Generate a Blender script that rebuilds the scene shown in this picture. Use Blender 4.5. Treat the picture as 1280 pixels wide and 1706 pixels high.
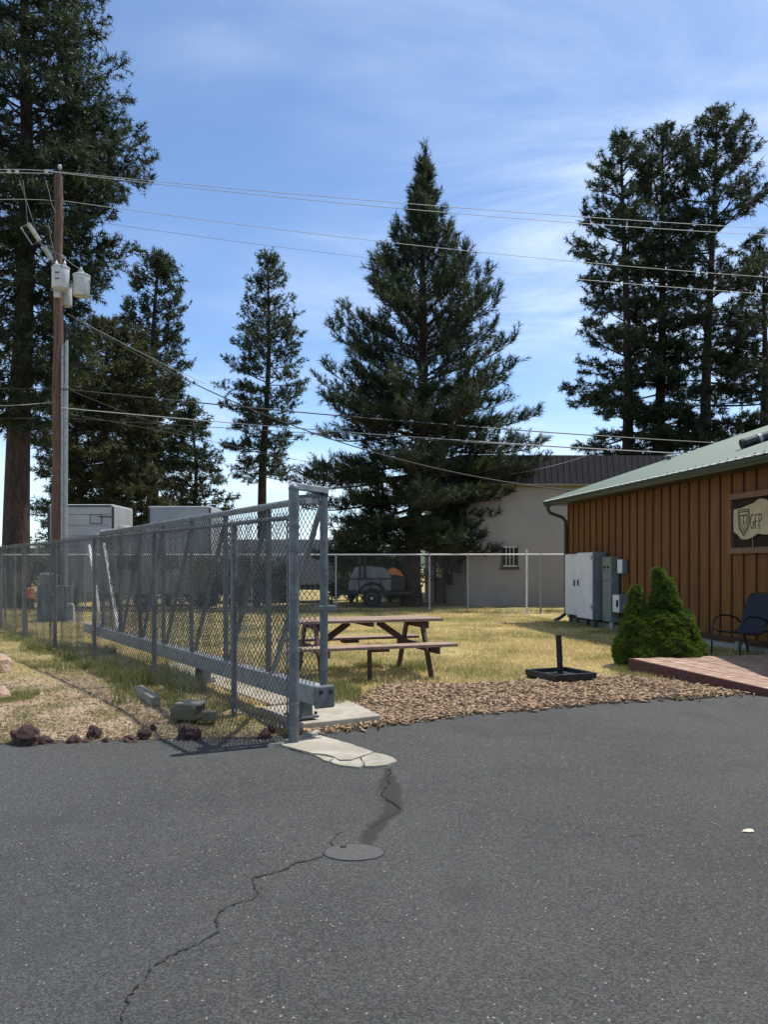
import bpy, bmesh, math, random
import numpy as np
from mathutils import Vector, Matrix, noise as mnoise

for o in list(bpy.data.objects):
    bpy.data.objects.remove(o)
scn = bpy.context.scene
COL = scn.collection
R = math.radians

# ------------------------------------------------------------------ camera
FPX, HCAM, HOR = 1290.0, 1.42, 945.0          # focal length in photo pixels, lens height over the lawn, horizon row
cam_d = bpy.data.cameras.new('camera')
cam = bpy.data.objects.new('camera', cam_d)
COL.objects.link(cam)
cam.location = (0, 0, HCAM)
cam.rotation_euler = (R(90), 0, 0)
cam_d.sensor_fit = 'HORIZONTAL'
cam_d.sensor_width = 36.0
cam_d.lens = 36.0 * FPX / 1280.0
cam_d.shift_y = (HOR - 853.0) / 1280.0
cam_d.clip_start = 0.05
cam_d.clip_end = 6000
scn.camera = cam

# ------------------------------------------------------------------ sun and sky
SUN_A, SUN_B = 0.41, 0.19                      # shadow run per metre of height: to the left, and towards the camera
sun_dir = Vector((SUN_A, SUN_B, 1.0)).normalized()
sun_el = math.asin(sun_dir.z)
sun_az = math.atan2(SUN_A, SUN_B)              # clockwise from +Y
sd = bpy.data.lights.new('sun', 'SUN')
sd.energy = 4.6
sd.angle = R(0.53)
sd.color = (1.0, 0.955, 0.88)
sun = bpy.data.objects.new('sun', sd)
COL.objects.link(sun)
sun.rotation_euler = (-sun_dir).to_track_quat('-Z', 'Y').to_euler()
sun.location = (20, 10, 40)

world = bpy.data.worlds.new('World')
scn.world = world
world.use_nodes = True
wn, wl = world.node_tree.nodes, world.node_tree.links
wn.clear()
w_out = wn.new('ShaderNodeOutputWorld')
w_bg = wn.new('ShaderNodeBackground')
w_sky = wn.new('ShaderNodeTexSky')
w_sky.sky_type = 'NISHITA'
w_sky.sun_disc = False
w_sky.sun_elevation = sun_el
w_sky.sun_rotation = sun_az
w_sky.altitude = 1300
w_sky.air_density = 1.0
w_sky.dust_density = 0.0
w_sky.ozone_density = 4.5
w_bg.inputs['Strength'].default_value = 0.150


def wmath(op, a, b=None):
    n = wn.new('ShaderNodeMath'); n.operation = op
    for i, x in enumerate((a, b)):
        if x is None: continue
        if isinstance(x, (int, float)): n.inputs[i].default_value = x
        else: wl.new(x, n.inputs[i])
    return n.outputs[0]


# thin cirrus: noise on a flat cloud layer, found from the view direction
w_tc = wn.new('ShaderNodeTexCoord')
w_sep = wn.new('ShaderNodeSeparateXYZ')
wl.new(w_tc.outputs['Generated'], w_sep.inputs[0])
zz = wmath('MAXIMUM', wmath('ADD', w_sep.outputs['Z'], 0.12), 0.02)
w_cmb = wn.new('ShaderNodeCombineXYZ')
wl.new(wmath('DIVIDE', w_sep.outputs['X'], zz), w_cmb.inputs[0])
wl.new(wmath('DIVIDE', w_sep.outputs['Y'], zz), w_cmb.inputs[1])


def wnoise(scale, detail, rough, dist, rot, sc, loc):
    m = wn.new('ShaderNodeMapping')
    m.inputs['Rotation'].default_value = (0, 0, R(rot))
    m.inputs['Scale'].default_value = sc
    m.inputs['Location'].default_value = loc
    wl.new(w_cmb.outputs[0], m.inputs[0])
    n = wn.new('ShaderNodeTexNoise')
    n.inputs['Scale'].default_value = scale
    n.inputs['Detail'].default_value = detail
    n.inputs['Roughness'].default_value = rough
    n.inputs['Distortion'].default_value = dist
    wl.new(m.outputs[0], n.inputs['Vector'])
    return n.outputs['Fac']


def wramp(fac, a, b):
    n = wn.new('ShaderNodeMapRange'); n.interpolation_type = 'SMOOTHSTEP'
    n.inputs['From Min'].default_value = a
    n.inputs['From Max'].default_value = b
    wl.new(fac, n.inputs['Value'])
    return n.outputs[0]


c_big = wramp(wnoise(0.55, 4, 0.5, 0.5, 20, (1, 1.3, 1), (2.7, 3.3, 0)), 0.34, 0.68)
c_wisp = wramp(wnoise(1.3, 9, 0.6, 0.9, 62, (0.7, 1.5, 1), (5.9, 6.1, 0)), 0.30, 0.82)
c_veil = wramp(wnoise(0.35, 3, 0.5, 0.2, -10, (1, 1, 1), (6.6, 8.3, 0)), 0.32, 0.66)
c_mask = wmath('ADD', wmath('MULTIPLY', wmath('MULTIPLY', c_big, c_wisp), 0.78), wmath('MULTIPLY', c_veil, 0.38))
c_mask = wmath('MINIMUM', c_mask, 0.8)
w_mix = wn.new('ShaderNodeMixRGB')
wl.new(c_mask, w_mix.inputs['Fac'])
wl.new(w_sky.outputs['Color'], w_mix.inputs['Color1'])
w_mix.inputs['Color2'].default_value = (5.4, 6.0, 6.4, 1)
wl.new(w_mix.outputs[0], w_bg.inputs['Color'])
wl.new(w_bg.outputs[0], w_out.inputs['Surface'])

scn.view_settings.view_transform = 'Standard'
scn.view_settings.look = 'None'
scn.view_settings.exposure = 0.46
scn.view_settings.gamma = 1.0
scn.render.engine = 'CYCLES'
scn.cycles.max_bounces = 6
scn.cycles.diffuse_bounces = 3
scn.cycles.glossy_bounces = 3
scn.cycles.transmission_bounces = 4
scn.cycles.transparent_max_bounces = 8


# ------------------------------------------------------------------ pixel helpers (photo pixels -> place)
def at(u, v, y):
    return Vector(((u - 640) / FPX * y, y, HCAM + (HOR - v) / FPX * y))


def gnd(u, v, z=0.0):
    y = (HCAM - z) * FPX / (v - HOR)
    return Vector(((u - 640) / FPX * y, y, z))


# ------------------------------------------------------------------ materials
MATS = {}


def mat(name, c1, c2=None, scale=4.0, rough=0.7, metal=0.0, bump=0.0, bscale=None, stretch=(1, 1, 1),
        detail=6, lo=0.35, hi=0.65, rnd=0.0, spec=0.4, c3=None, c3scale=1.0, world=False, coat=0.0, transl=0.0, wave=None):
    if name in MATS: return MATS[name]
    m = bpy.data.materials.new(name)
    m.use_nodes = True
    n, l = m.node_tree.nodes, m.node_tree.links
    bs = n['Principled BSDF']
    bs.inputs['Roughness'].default_value = rough
    bs.inputs['Metallic'].default_value = metal
    bs.inputs['Specular IOR Level'].default_value = spec
    if coat: bs.inputs['Coat Weight'].default_value = coat
    tc = n.new('ShaderNodeTexCoord')
    if world:
        gpos = n.new('ShaderNodeNewGeometry'); vec = gpos.outputs['Position']
    else:
        vec = tc.outputs['Object']
    oi = n.new('ShaderNodeObjectInfo')
    mp = n.new('ShaderNodeMapping')
    mp.inputs['Scale'].default_value = stretch
    l.new(vec, mp.inputs['Vector'])
    if not world:
        ml = n.new('ShaderNodeMath'); ml.operation = 'MULTIPLY'; ml.inputs[1].default_value = 37.0
        l.new(oi.outputs['Random'], ml.inputs[0])
        l.new(ml.outputs[0], mp.inputs['Location'])

    def nz(sc, dt=detail, rg=0.6):
        t = n.new('ShaderNodeTexNoise')
        t.inputs['Scale'].default_value = sc
        t.inputs['Detail'].default_value = dt
        t.inputs['Roughness'].default_value = rg
        l.new(mp.outputs[0], t.inputs['Vector'])
        return t.outputs['Fac']

    def ramp(f, a, b):
        r = n.new('ShaderNodeMapRange'); r.interpolation_type = 'SMOOTHSTEP'
        r.inputs['From Min'].default_value = a; r.inputs['From Max'].default_value = b
        l.new(f, r.inputs['Value'])
        return r.outputs[0]
    col = None
    if c2 is not None:
        mx = n.new('ShaderNodeMixRGB')
        mx.inputs['Color1'].default_value = (*c1, 1)
        mx.inputs['Color2'].default_value = (*c2, 1)
        l.new(ramp(nz(scale), lo, hi), mx.inputs['Fac'])
        col = mx.outputs[0]
        if c3 is not None:
            m3 = n.new('ShaderNodeMixRGB')
            l.new(col, m3.inputs['Color1'])
            m3.inputs['Color2'].default_value = (*c3, 1)
            l.new(ramp(nz(c3scale, 4), 0.5, 0.72), m3.inputs['Fac'])
            col = m3.outputs[0]
    if rnd:
        h = n.new('ShaderNodeHueSaturation')
        mr = n.new('ShaderNodeMapRange')
        mr.inputs['To Min'].default_value = 1 - rnd; mr.inputs['To Max'].default_value = 1 + rnd
        l.new(oi.outputs['Random'], mr.inputs['Value'])
        l.new(mr.outputs[0], h.inputs['Value'])
        if col is not None: l.new(col, h.inputs['Color'])
        else: h.inputs['Color'].default_value = (*c1, 1)
        col = h.outputs[0]
    if col is not None: l.new(col, bs.inputs['Base Color'])
    else: bs.inputs['Base Color'].default_value = (*c1, 1)
    if bump:
        b = n.new('ShaderNodeBump')
        b.inputs['Strength'].default_value = 1.0
        b.inputs['Distance'].default_value = bump
        l.new(nz(bscale or scale * 4, 5), b.inputs['Height'])
        l.new(b.outputs[0], bs.inputs['Normal'])
    if transl:
        tr = n.new('ShaderNodeBsdfTranslucent')
        if col is not None: l.new(col, tr.inputs['Color'])
        else: tr.inputs['Color'].default_value = (*c1, 1)
        ms = n.new('ShaderNodeMixShader'); ms.inputs['Fac'].default_value = transl
        l.new(bs.outputs[0], ms.inputs[1]); l.new(tr.outputs[0], ms.inputs[2])
        l.new(ms.outputs[0], n['Material Output'].inputs['Surface'])
    MATS[name] = m
    return m


GALV = mat('galvanised_steel', (0.098, 0.110, 0.118), (0.155, 0.168, 0.174), 9, 0.5, 0.3, 0.0006, 60, rnd=0.06)
GALV_L = mat('galvanised_pale', (0.24, 0.26, 0.27), (0.33, 0.345, 0.35), 9, 0.5, 0.35, 0.0006, 60)
WIRE = mat('chain_link_wire', (0.085, 0.09, 0.092), (0.17, 0.175, 0.175), 3, 0.38, 0.25)
PIPE_W = mat('white_pipe_and_lit_steel', (0.72, 0.73, 0.72), (0.6, 0.6, 0.58), 6, 0.5)  # also the lit tone of the gate's tail braces
CONC = mat('concrete', (0.35, 0.315, 0.255), (0.26, 0.23, 0.185), 3.5, 0.9, 0, 0.004, 60, c3=(0.25, 0.24, 0.21), c3scale=9)
CONC_D = mat('old_concrete', (0.33, 0.305, 0.25), (0.24, 0.22, 0.18), 6, 0.92, 0, 0.006, 45, c3=(0.20, 0.19, 0.16), c3scale=14)
FOUND = mat('foundation_concrete', (0.33, 0.33, 0.33), (0.26, 0.26, 0.26), 5, 0.9, 0, 0.003, 40)
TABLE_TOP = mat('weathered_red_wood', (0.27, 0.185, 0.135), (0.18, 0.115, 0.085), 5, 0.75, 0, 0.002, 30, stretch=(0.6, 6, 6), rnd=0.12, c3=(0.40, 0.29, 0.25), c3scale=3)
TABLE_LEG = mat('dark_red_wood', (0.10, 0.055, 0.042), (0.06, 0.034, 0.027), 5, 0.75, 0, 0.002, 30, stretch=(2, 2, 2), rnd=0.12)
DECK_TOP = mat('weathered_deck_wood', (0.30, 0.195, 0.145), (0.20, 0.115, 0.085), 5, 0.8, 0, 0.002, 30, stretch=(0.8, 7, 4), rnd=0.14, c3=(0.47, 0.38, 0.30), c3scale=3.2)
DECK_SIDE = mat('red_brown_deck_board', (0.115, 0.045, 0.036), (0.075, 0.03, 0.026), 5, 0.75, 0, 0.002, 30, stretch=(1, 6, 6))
SIDING = mat('stained_cedar_board', (0.165, 0.062, 0.009), (0.115, 0.042, 0.007), 3, 0.6, 0, 0.0012, 30, stretch=(6, 6, 0.5), rnd=0.12)
BATTEN = mat('stained_cedar_batten', (0.060, 0.022, 0.008), (0.045, 0.017, 0.007), 3, 0.6, 0, 0.001, 30, stretch=(6, 6, 0.5), rnd=0.1)
GAP = mat('dark_building_paper', (0.02, 0.012, 0.008), rough=0.9)
ROOF = mat('green_metal_roof', (0.085, 0.135, 0.105), (0.10, 0.15, 0.118), 1.2, 0.55, 0.0, spec=0.3, world=True)
GUTTER = mat('green_gutter', (0.026, 0.042, 0.034), (0.032, 0.049, 0.04), 3, 0.4, 0)
EAVE_HI = mat('eave_highlight_white', (0.85, 0.86, 0.84), rough=0.5, transl=0.65)  # added eave strips, translucent so sunlight shows through as a bright edge
DSPOUT = mat('dark_downspout', (0.022, 0.026, 0.025), (0.03, 0.034, 0.032), 4, 0.45)
BLACKM = mat('black_metal', (0.012, 0.014, 0.017), (0.02, 0.022, 0.025), 8, 0.42, 0.2)
BLACKP = mat('black_plastic', (0.012, 0.014, 0.015), (0.03, 0.034, 0.036), 7, 0.4)
SLING = mat('blue_sling_fabric', (0.008, 0.012, 0.022), (0.011, 0.017, 0.030), 60, 0.75, 0, 0.0005, 200)
CABIN = mat('grey_enamel_lit', (0.62, 0.63, 0.65), (0.54, 0.55, 0.57), 3, 0.45, 0, rnd=0.05)  # cabinet grey with the sky light on the doors put into the colour
CABIN_D = mat('grey_enamel_shaded', (0.16, 0.185, 0.20), (0.135, 0.155, 0.17), 3, 0.5)  # same cabinet grey, shade of the end faces put into the colour
CABIN_G = mat('greenish_grey_enamel', (0.17, 0.20, 0.175), (0.145, 0.17, 0.15), 3, 0.5)
SIGN_FR = mat('sign_frame_wood', (0.19, 0.105, 0.06), (0.14, 0.075, 0.045), 5, 0.7, 0, 0.002, 30, stretch=(2, 2, 2), rnd=0.1)
SIGN_SL = mat('pale_wood_slab', (0.46, 0.385, 0.25), (0.38, 0.31, 0.19), 5, 0.65, 0, 0.002, 30, c3=(0.36, 0.27, 0.16), c3scale=6)
INK = mat('burnt_lettering', (0.025, 0.018, 0.012), rough=0.8)
STUCCO = mat('grey_painted_block', (0.335, 0.308, 0.28), (0.295, 0.272, 0.248), 0.9, 0.85, 0, 0.004, 30)
STUCCO_T = mat('cream_trim', (0.27, 0.235, 0.185), (0.24, 0.21, 0.165), 2, 0.8)
BROWNM = mat('brown_metal_fascia', (0.014, 0.009, 0.009), (0.018, 0.012, 0.0115), 1.5, 0.55)
BRICK = mat('brown_brick', (0.10, 0.05, 0.035), (0.07, 0.038, 0.03), 10, 0.85, rnd=0.2)
GLASS = mat('window_glass', (0.02, 0.024, 0.03), rough=0.06, spec=0.9)
FRAME_W = mat('white_window_frame', (0.55, 0.55, 0.53), (0.48, 0.48, 0.46), 4, 0.5)
DOOR_D = mat('dark_brown_door', (0.05, 0.028, 0.024), (0.065, 0.036, 0.03), 3, 0.6)
POLE = mat('pole_wood', (0.14, 0.075, 0.05), (0.065, 0.036, 0.026), 5, 0.85, 0, 0.012, 16, stretch=(8, 8, 0.35), c3=(0.20, 0.12, 0.085), c3scale=3)
XFMR = mat('transformer_grey', (0.50, 0.52, 0.53), (0.44, 0.46, 0.47), 3, 0.45, c3=(0.36, 0.36, 0.35), c3scale=5)
PORC = mat('grey_porcelain', (0.42, 0.43, 0.44), (0.34, 0.35, 0.36), 6, 0.3)
CABLE_B = mat('black_cable', (0.016, 0.016, 0.018), rough=0.55)
CABLE_S = mat('bare_aluminium_cable', (0.30, 0.305, 0.31), rough=0.65, metal=0.1)
CABLE_G = mat('grey_conductor', (0.17, 0.175, 0.18), rough=0.5, metal=0.4)
BARK = mat('pine_bark', (0.060, 0.038, 0.028), (0.030, 0.020, 0.016), 3.2, 0.95, 0, 0.05, 5, stretch=(3, 3, 0.8), lo=0.4, hi=0.6, world=True)
LIMB = mat('pine_limb_bark', (0.055, 0.042, 0.032), (0.032, 0.026, 0.021), 8, 0.95)
NEEDLE = mat('pine_needles', (0.019, 0.035, 0.016), (0.082, 0.098, 0.042), 1.9, 0.55, 0, lo=0.42, hi=0.66, world=True, transl=0.28, detail=5, spec=0.25)  # paler clumps put sunlit brush tips into the needle colour
NEEDLE_O = mat('olive_pine_needles', (0.023, 0.034, 0.014), (0.098, 0.100, 0.036), 1.6, 0.6, 0, lo=0.40, hi=0.66, world=True, transl=0.28, detail=5, spec=0.25)
NEEDLE_B = mat('blue_green_pine_needles', (0.023, 0.039, 0.021), (0.078, 0.098, 0.046), 1.7, 0.55, 0, lo=0.42, hi=0.66, world=True, transl=0.28, detail=5, spec=0.25)
SPRIG = mat('dwarf_spruce_sprigs', (0.062, 0.115, 0.014), (0.15, 0.215, 0.03), 5, 0.6, 0, world=True, transl=0.25, spec=0.2)
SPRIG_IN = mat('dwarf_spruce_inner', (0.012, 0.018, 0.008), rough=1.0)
LEAF = mat('broadleaf_green', (0.05, 0.085, 0.025), (0.11, 0.15, 0.045), 2, 0.55, 0, world=True, transl=0.3)
LAVA = mat('red_brown_lava_rock', (0.075, 0.036, 0.031), (0.034, 0.020, 0.020), 9, 0.95, 0, 0.02, 26)
SANDST = mat('tan_sandstone', (0.38, 0.26, 0.18), (0.24, 0.16, 0.12), 5, 0.9, 0, 0.02, 16, c3=(0.42, 0.36, 0.30), c3scale=4)
TIMBER = mat('grey_weathered_timber', (0.30, 0.275, 0.235), (0.19, 0.17, 0.14), 6, 0.9, 0, 0.006, 22, stretch=(1, 5, 5), c3=(0.15, 0.13, 0.09), c3scale=8)
TIMBER_D = mat('dark_mossy_timber', (0.13, 0.115, 0.085), (0.075, 0.066, 0.045), 6, 0.92, 0, 0.006, 22, c3=(0.10, 0.12, 0.05), c3scale=6)
RV_W = mat('rv_white_panel', (0.34, 0.35, 0.355), (0.29, 0.30, 0.305), 1.5, 0.4)
RV_TRIM = mat('rv_dark_trim', (0.03, 0.032, 0.036), rough=0.5)
RV_GREY = mat('rv_grey_roof', (0.36, 0.40, 0.42), (0.30, 0.33, 0.35), 2, 0.5)
TYRE = mat('tyre_rubber', (0.016, 0.016, 0.017), rough=0.85)
RIM = mat('silver_rim', (0.50, 0.51, 0.53), rough=0.5, metal=0.1)
TARP = mat('white_tarp', (0.27, 0.28, 0.29), (0.19, 0.20, 0.21), 4, 0.6, 0, 0.02, 6)
ORANGE = mat('orange_cover', (0.62, 0.20, 0.07), (0.50, 0.15, 0.05), 4, 0.55)
BLUEG = mat('blue_grey_paint', (0.06, 0.085, 0.11), (0.075, 0.10, 0.125), 3, 0.5)
ROD = mat('rail_red_oxide', (0.55, 0.16, 0.08), (0.45, 0.12, 0.06), 4, 0.6)
IRON = mat('cast_iron_cover', (0.078, 0.078, 0.075), (0.060, 0.060, 0.058), 30, 0.75, 0.15, 0.0015, 120)
CRACK = mat('crack_shadow', (0.012, 0.012, 0.012), (0.03, 0.028, 0.024), 40, 1.0)
LEAFD = mat('dry_leaf', (0.72, 0.62, 0.42), rough=0.7)


# ------------------------------------------------------------------ mesh helpers
class MB:
    """collects faces in world coordinates; build() makes ONE mesh object"""
    def __init__(s): s.v, s.f = [], []

    def add(s, vs, fs):
        b = len(s.v); s.v += [Vector(p) for p in vs]; s.f += [tuple(i + b for i in f) for f in fs]; return s

    def box(s, c, size, rz=0.0, M=None):
        hx, hy, hz = size[0] / 2, size[1] / 2, size[2] / 2
        M = M or Matrix.Rotation(rz, 3, 'Z')
        c = Vector(c)
        vs = [c + M @ Vector((x * hx, y * hy, z * hz)) for z in (-1, 1) for x, y in ((-1, -1), (1, -1), (1, 1), (-1, 1))]
        return s.add(vs, [(3, 2, 1, 0), (4, 5, 6, 7), (0, 1, 5, 4), (1, 2, 6, 5), (2, 3, 7, 6), (3, 0, 4, 7)])

    def beam(s, p0, p1, w, h, up=(0, 0, 1)):
        p0, p1 = Vector(p0), Vector(p1)
        d = (p1 - p0); L = d.length; d = d / L
        side = d.cross(Vector(up))
        if side.length < 1e-4: side = d.cross(Vector((0, 1, 0)))
        side.normalize(); u2 = side.cross(d)
        M = Matrix((d, side, u2)).transposed()
        return s.box((p0 + p1) / 2, (L, w, h), M=M)

    def tube(s, pts, r, n=8, cap=True):
        pts = [Vector(p) for p in pts]
        rs = r if isinstance(r, (list, tuple)) else [r] * len(pts)
        vs, fs = [], []
        t0 = (pts[1] - pts[0]).normalized()
        ref = Vector((0, 0, 1)) if abs(t0.z) < 0.9 else Vector((1, 0, 0))
        a = t0.cross(ref).normalized()
        for i, p in enumerate(pts):
            t = (pts[min(i + 1, len(pts) - 1)] - pts[max(i - 1, 0)]).normalized()
            a = (a - t * a.dot(t)).normalized(); b = t.cross(a)
            for k in range(n):
                an = 2 * math.pi * k / n
                vs.append(p + (a * math.cos(an) + b * math.sin(an)) * rs[i])
        for i in range(len(pts) - 1):
            for k in range(n):
                k2 = (k + 1) % n
                fs.append((i * n + k, i * n + k2, (i + 1) * n + k2, (i + 1) * n + k))
        if cap:
            fs.append(tuple(range(n))[::-1]); fs.append(tuple((len(pts) - 1) * n + k for k in range(n)))
        return s.add(vs, fs)

    def lathe(s, c, prof, n=20, axis=None):
        c = Vector(c); vs, fs = [], []
        M = Matrix.Identity(3)
        if axis is not None: M = Vector((0, 0, 1)).rotation_difference(Vector(axis)).to_matrix()
        for r, z in prof:
            for k in range(n):
                a = 2 * math.pi * k / n
                vs.append(c + M @ Vector((r * math.cos(a), r * math.sin(a), z)))
        for i in range(len(prof) - 1):
            for k in range(n):
                k2 = (k + 1) % n
                fs.append((i * n + k, i * n + k2, (i + 1) * n + k2, (i + 1) * n + k))
        fs.append(tuple(range(n))[::-1]); fs.append(tuple((len(prof) - 1) * n + k for k in range(n)))
        return s.add(vs, fs)

    def prism(s, poly, z0, z1):
        n = len(poly)
        vs = [(p[0], p[1], z0) for p in poly] + [(p[0], p[1], z1) for p in poly]
        return s.add(vs, [tuple(range(n))[::-1], tuple(range(n, 2 * n))] + [(i, (i + 1) % n, n + (i + 1) % n, n + i) for i in range(n)])

    def build(s, name, m, parent=None, smooth=False, bevel=0.0):
        me = bpy.data.meshes.new(name)
        off = parent_origin(parent)
        me.from_pydata([tuple(p - off) for p in s.v], [], s.f)
        bm = bmesh.new(); bm.from_mesh(me)
        bmesh.ops.recalc_face_normals(bm, faces=bm.faces)
        bm.to_mesh(me); bm.free()
        me.materials.append(m)
        o = bpy.data.objects.new(name, me)
        COL.objects.link(o)
        if parent is not None: o.parent = parent
        if smooth:
            me.polygons.foreach_set('use_smooth', [True] * len(me.polygons))
            me.set_sharp_from_angle(angle=R(40))
        if bevel:
            b = o.modifiers.new('edge', 'BEVEL'); b.width = bevel; b.segments = 2; b.limit_method = 'ANGLE'
        return o


def parent_origin(p):
    v = Vector((0, 0, 0))
    while p is not None:
        v += p.location; p = p.parent
    return v


def thing(name, label, cat, loc=(0, 0, 0), group=None):
    o = bpy.data.objects.new(name, None)
    COL.objects.link(o); o.location = loc; o.empty_display_size = 0.2
    return tag(o, label, cat, group)


def tag(o, label, cat, group=None):
    o['label'] = label; o['category'] = cat
    if group: o['group'] = group
    return o


def struct(o, label=None, cat=None):
    o['kind'] = 'structure'
    if label: o['label'] = label
    if cat: o['category'] = cat
    return o


def np_mesh(name, V, T, m, parent=None, attrs=None, smooth=False):
    """big mesh from numpy arrays (world coordinates), triangles or quads"""
    V = np.asarray(V, dtype=np.float32) - np.array(parent_origin(parent), dtype=np.float32)
    T = np.asarray(T, dtype=np.int32)
    k = T.shape[1]
    me = bpy.data.meshes.new(name)
    me.vertices.add(len(V)); me.vertices.foreach_set('co', V.ravel())
    me.loops.add(T.size); me.loops.foreach_set('vertex_index', T.ravel())
    me.polygons.add(len(T))
    me.polygons.foreach_set('loop_start', np.arange(0, T.size, k, dtype=np.int32))
    me.polygons.foreach_set('loop_total', np.full(len(T), k, dtype=np.int32))
    if smooth: me.polygons.foreach_set('use_smooth', np.ones(len(T), dtype=bool))
    for an, av in (attrs or {}).items():
        a = me.attributes.new(an, 'FLOAT', 'POINT'); a.data.foreach_set('value', np.asarray(av, dtype=np.float32))
    me.update(calc_edges=True)
    me.materials.append(m)
    o = bpy.data.objects.new(name, me)
    COL.objects.link(o)
    if parent is not None: o.parent = parent
    return o


def vnoise(x, y, sc, seed=0):
    """cheap vectorised value noise, about -1..1"""
    x = np.asarray(x, float) * sc + seed * 17.3; y = np.asarray(y, float) * sc + seed * 9.7
    xi, yi = np.floor(x).astype(np.int64), np.floor(y).astype(np.int64)
    fx, fy = x - xi, y - yi
    fx = fx * fx * (3 - 2 * fx); fy = fy * fy * (3 - 2 * fy)

    def h(a, b):
        n = (a * 374761393 + b * 668265263 + seed * 1274126177) & 0x7fffffff
        n = ((n ^ (n >> 13)) * 1274126177) & 0x7fffffff
        return ((n ^ (n >> 16)) & 0xffff) / 32767.5 - 1.0
    return (h(xi, yi) * (1 - fx) + h(xi + 1, yi) * fx) * (1 - fy) + (h(xi, yi + 1) * (1 - fx) + h(xi + 1, yi + 1) * fx) * fy


def sstep(a, b, x):
    t = np.clip((np.asarray(x, float) - a) / (b - a), 0, 1)
    return t * t * (3 - 2 * t)


# ================================================================== GROUND
ZA = -0.08                                             # asphalt level (the lawn is 0)
edge_px = [(-400, 1250), (0, 1242), (120, 1237), (300, 1232), (420, 1232), (475, 1226), (545, 1218), (640, 1206), (760, 1190),
           (900, 1178), (1050, 1165), (1280, 1153), (1700, 1138)]
EDGE = [gnd(u, v, ZA) for u, v in edge_px]
EX = np.array([p.x for p in EDGE]); EY = np.array([p.y for p in EDGE])


def edge_y(x):
    x = np.asarray(x, float)
    return np.interp(x, EX, EY) + vnoise(x, x * 0, 2.3, 5) * 0.035 + vnoise(x, x * 0, 8.0, 6) * 0.018


# fence line
F0 = Vector((-0.77, 6.6, 0)); FD = Vector((-0.591, 0.806, 0)).normalized(); FP = Vector((0.806, 0.591, 0)).normalized()


def fence_p(x, y):                                     # distance in front (+, lawn side) of the long fence
    return (np.asarray(x) - F0.x) * FP.x + (np.asarray(y) - F0.y) * FP.y


RA = Vector((3.37, 10.47, 0)); RDIR = Vector((1.11, -1.44, 0)).normalized()


def under_ramp(x, y):
    al = (np.asarray(x) - RA.x) * RDIR.x + (np.asarray(y) - RA.y) * RDIR.y
    ac = -(np.asarray(x) - RA.x) * RDIR.y + (np.asarray(y) - RA.y) * RDIR.x
    return sstep(-0.02, 0.08, ac) * sstep(3.2, 2.9, ac) * sstep(-0.05, 0.08, al) * sstep(3.4, 3.0, al)


def ground_z(x, y):
    d = np.asarray(y, float) - edge_y(x)
    z = -0.15 + 0.08 * sstep(-0.35, 0.22, d) + 0.07 * sstep(0.0, 1.5, d)
    z = z + (vnoise(x, y, 3.0, 1) * 0.012 + vnoise(x, y, 9.0, 2) * 0.007) * sstep(-0.2, 0.3, d)
    ur = under_ramp(x, y)
    return z * (1 - ur) - 0.16 * ur


def grow(a, b, n):
    return list(a + (b - a) * (np.linspace(0, 1, n) ** 3))


gx = np.array(sorted(set([round(v, 3) for v in list(np.arange(-9, 9.01, 0.09)) + [-v for v in grow(9.2, 900, 26)] + grow(9.2, 900, 26)])))
gy = np.array(sorted(set([round(v, 3) for v in list(np.arange(4.6, 12.0, 0.075)) + list(np.arange(12.0, 26, 0.16)) + grow(26.2, 1800, 26) + [-v + 4.4 for v in grow(0, 300, 14)]])))
GX, GY = np.meshgrid(gx, gy)
GZ = ground_z(GX, GY)
nx, ny = len(gx), len(gy)
idx = np.arange(nx * ny).reshape(ny, nx)
quads = np.stack([idx[:-1, :-1], idx[:-1, 1:], idx[1:, 1:], idx[1:, :-1]], -1).reshape(-1, 4)


def mulch_w(x, y):
    """bark mulch on the right of the gate pad, 0..1"""
    d = y - edge_y(x)
    wid = np.interp(x, [-0.9, -0.4, 0.0, 0.9, 2.1, 3.1, 4.0, 5.0], [0.2, 0.9, 1.75, 1.5, 1.2, 1.2, 0.8, 0.6])
    n = vnoise(x, y, 2.0, 11) * 0.16 + vnoise(x, y, 6.0, 12) * 0.08
    m = sstep(0.12, -0.12, d - wid + n)
    return m * sstep(-0.1, 0.15, fence_p(x, y) - 0.15) * sstep(-0.3, 0.0, d + 0.3)


def dirt_w(x, y):
    """chips and dry litter on the street side of the long fence, 0..1"""
    d = y - edge_y(x)
    n = vnoise(x, y, 1.2, 21) * 0.35 + vnoise(x, y, 4.0, 22) * 0.15
    return sstep(0.15, -0.3, fence_p(x, y) + n * 0.6 + 0.25) * sstep(4.6, 2.8, d + n)


MW, DW = mulch_w(GX, GY), dirt_w(GX, GY)

gm = bpy.data.materials.new('ground_soil_and_dry_grass')
gm.use_nodes = True
n, l = gm.node_tree.nodes, gm.node_tree.links
bs = n['Principled BSDF']; bs.inputs['Roughness'].default_value = 0.95; bs.inputs['Specular IOR Level'].default_value = 0.1
geo = n.new('ShaderNodeNewGeometry')


def gnoise(sc, det=5, rg=0.6):
    t = n.new('ShaderNodeTexNoise'); t.inputs['Scale'].default_value = sc; t.inputs['Detail'].default_value = det
    t.inputs['Roughness'].default_value = rg
    l.new(geo.outputs['Position'], t.inputs['Vector']); return t.outputs['Fac']


def gramp(f, a, b):
    r = n.new('ShaderNodeMapRange'); r.interpolation_type = 'SMOOTHSTEP'
    r.inputs['From Min'].default_value = a; r.inputs['From Max'].default_value = b
    l.new(f, r.inputs['Value']); return r.outputs[0]


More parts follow.
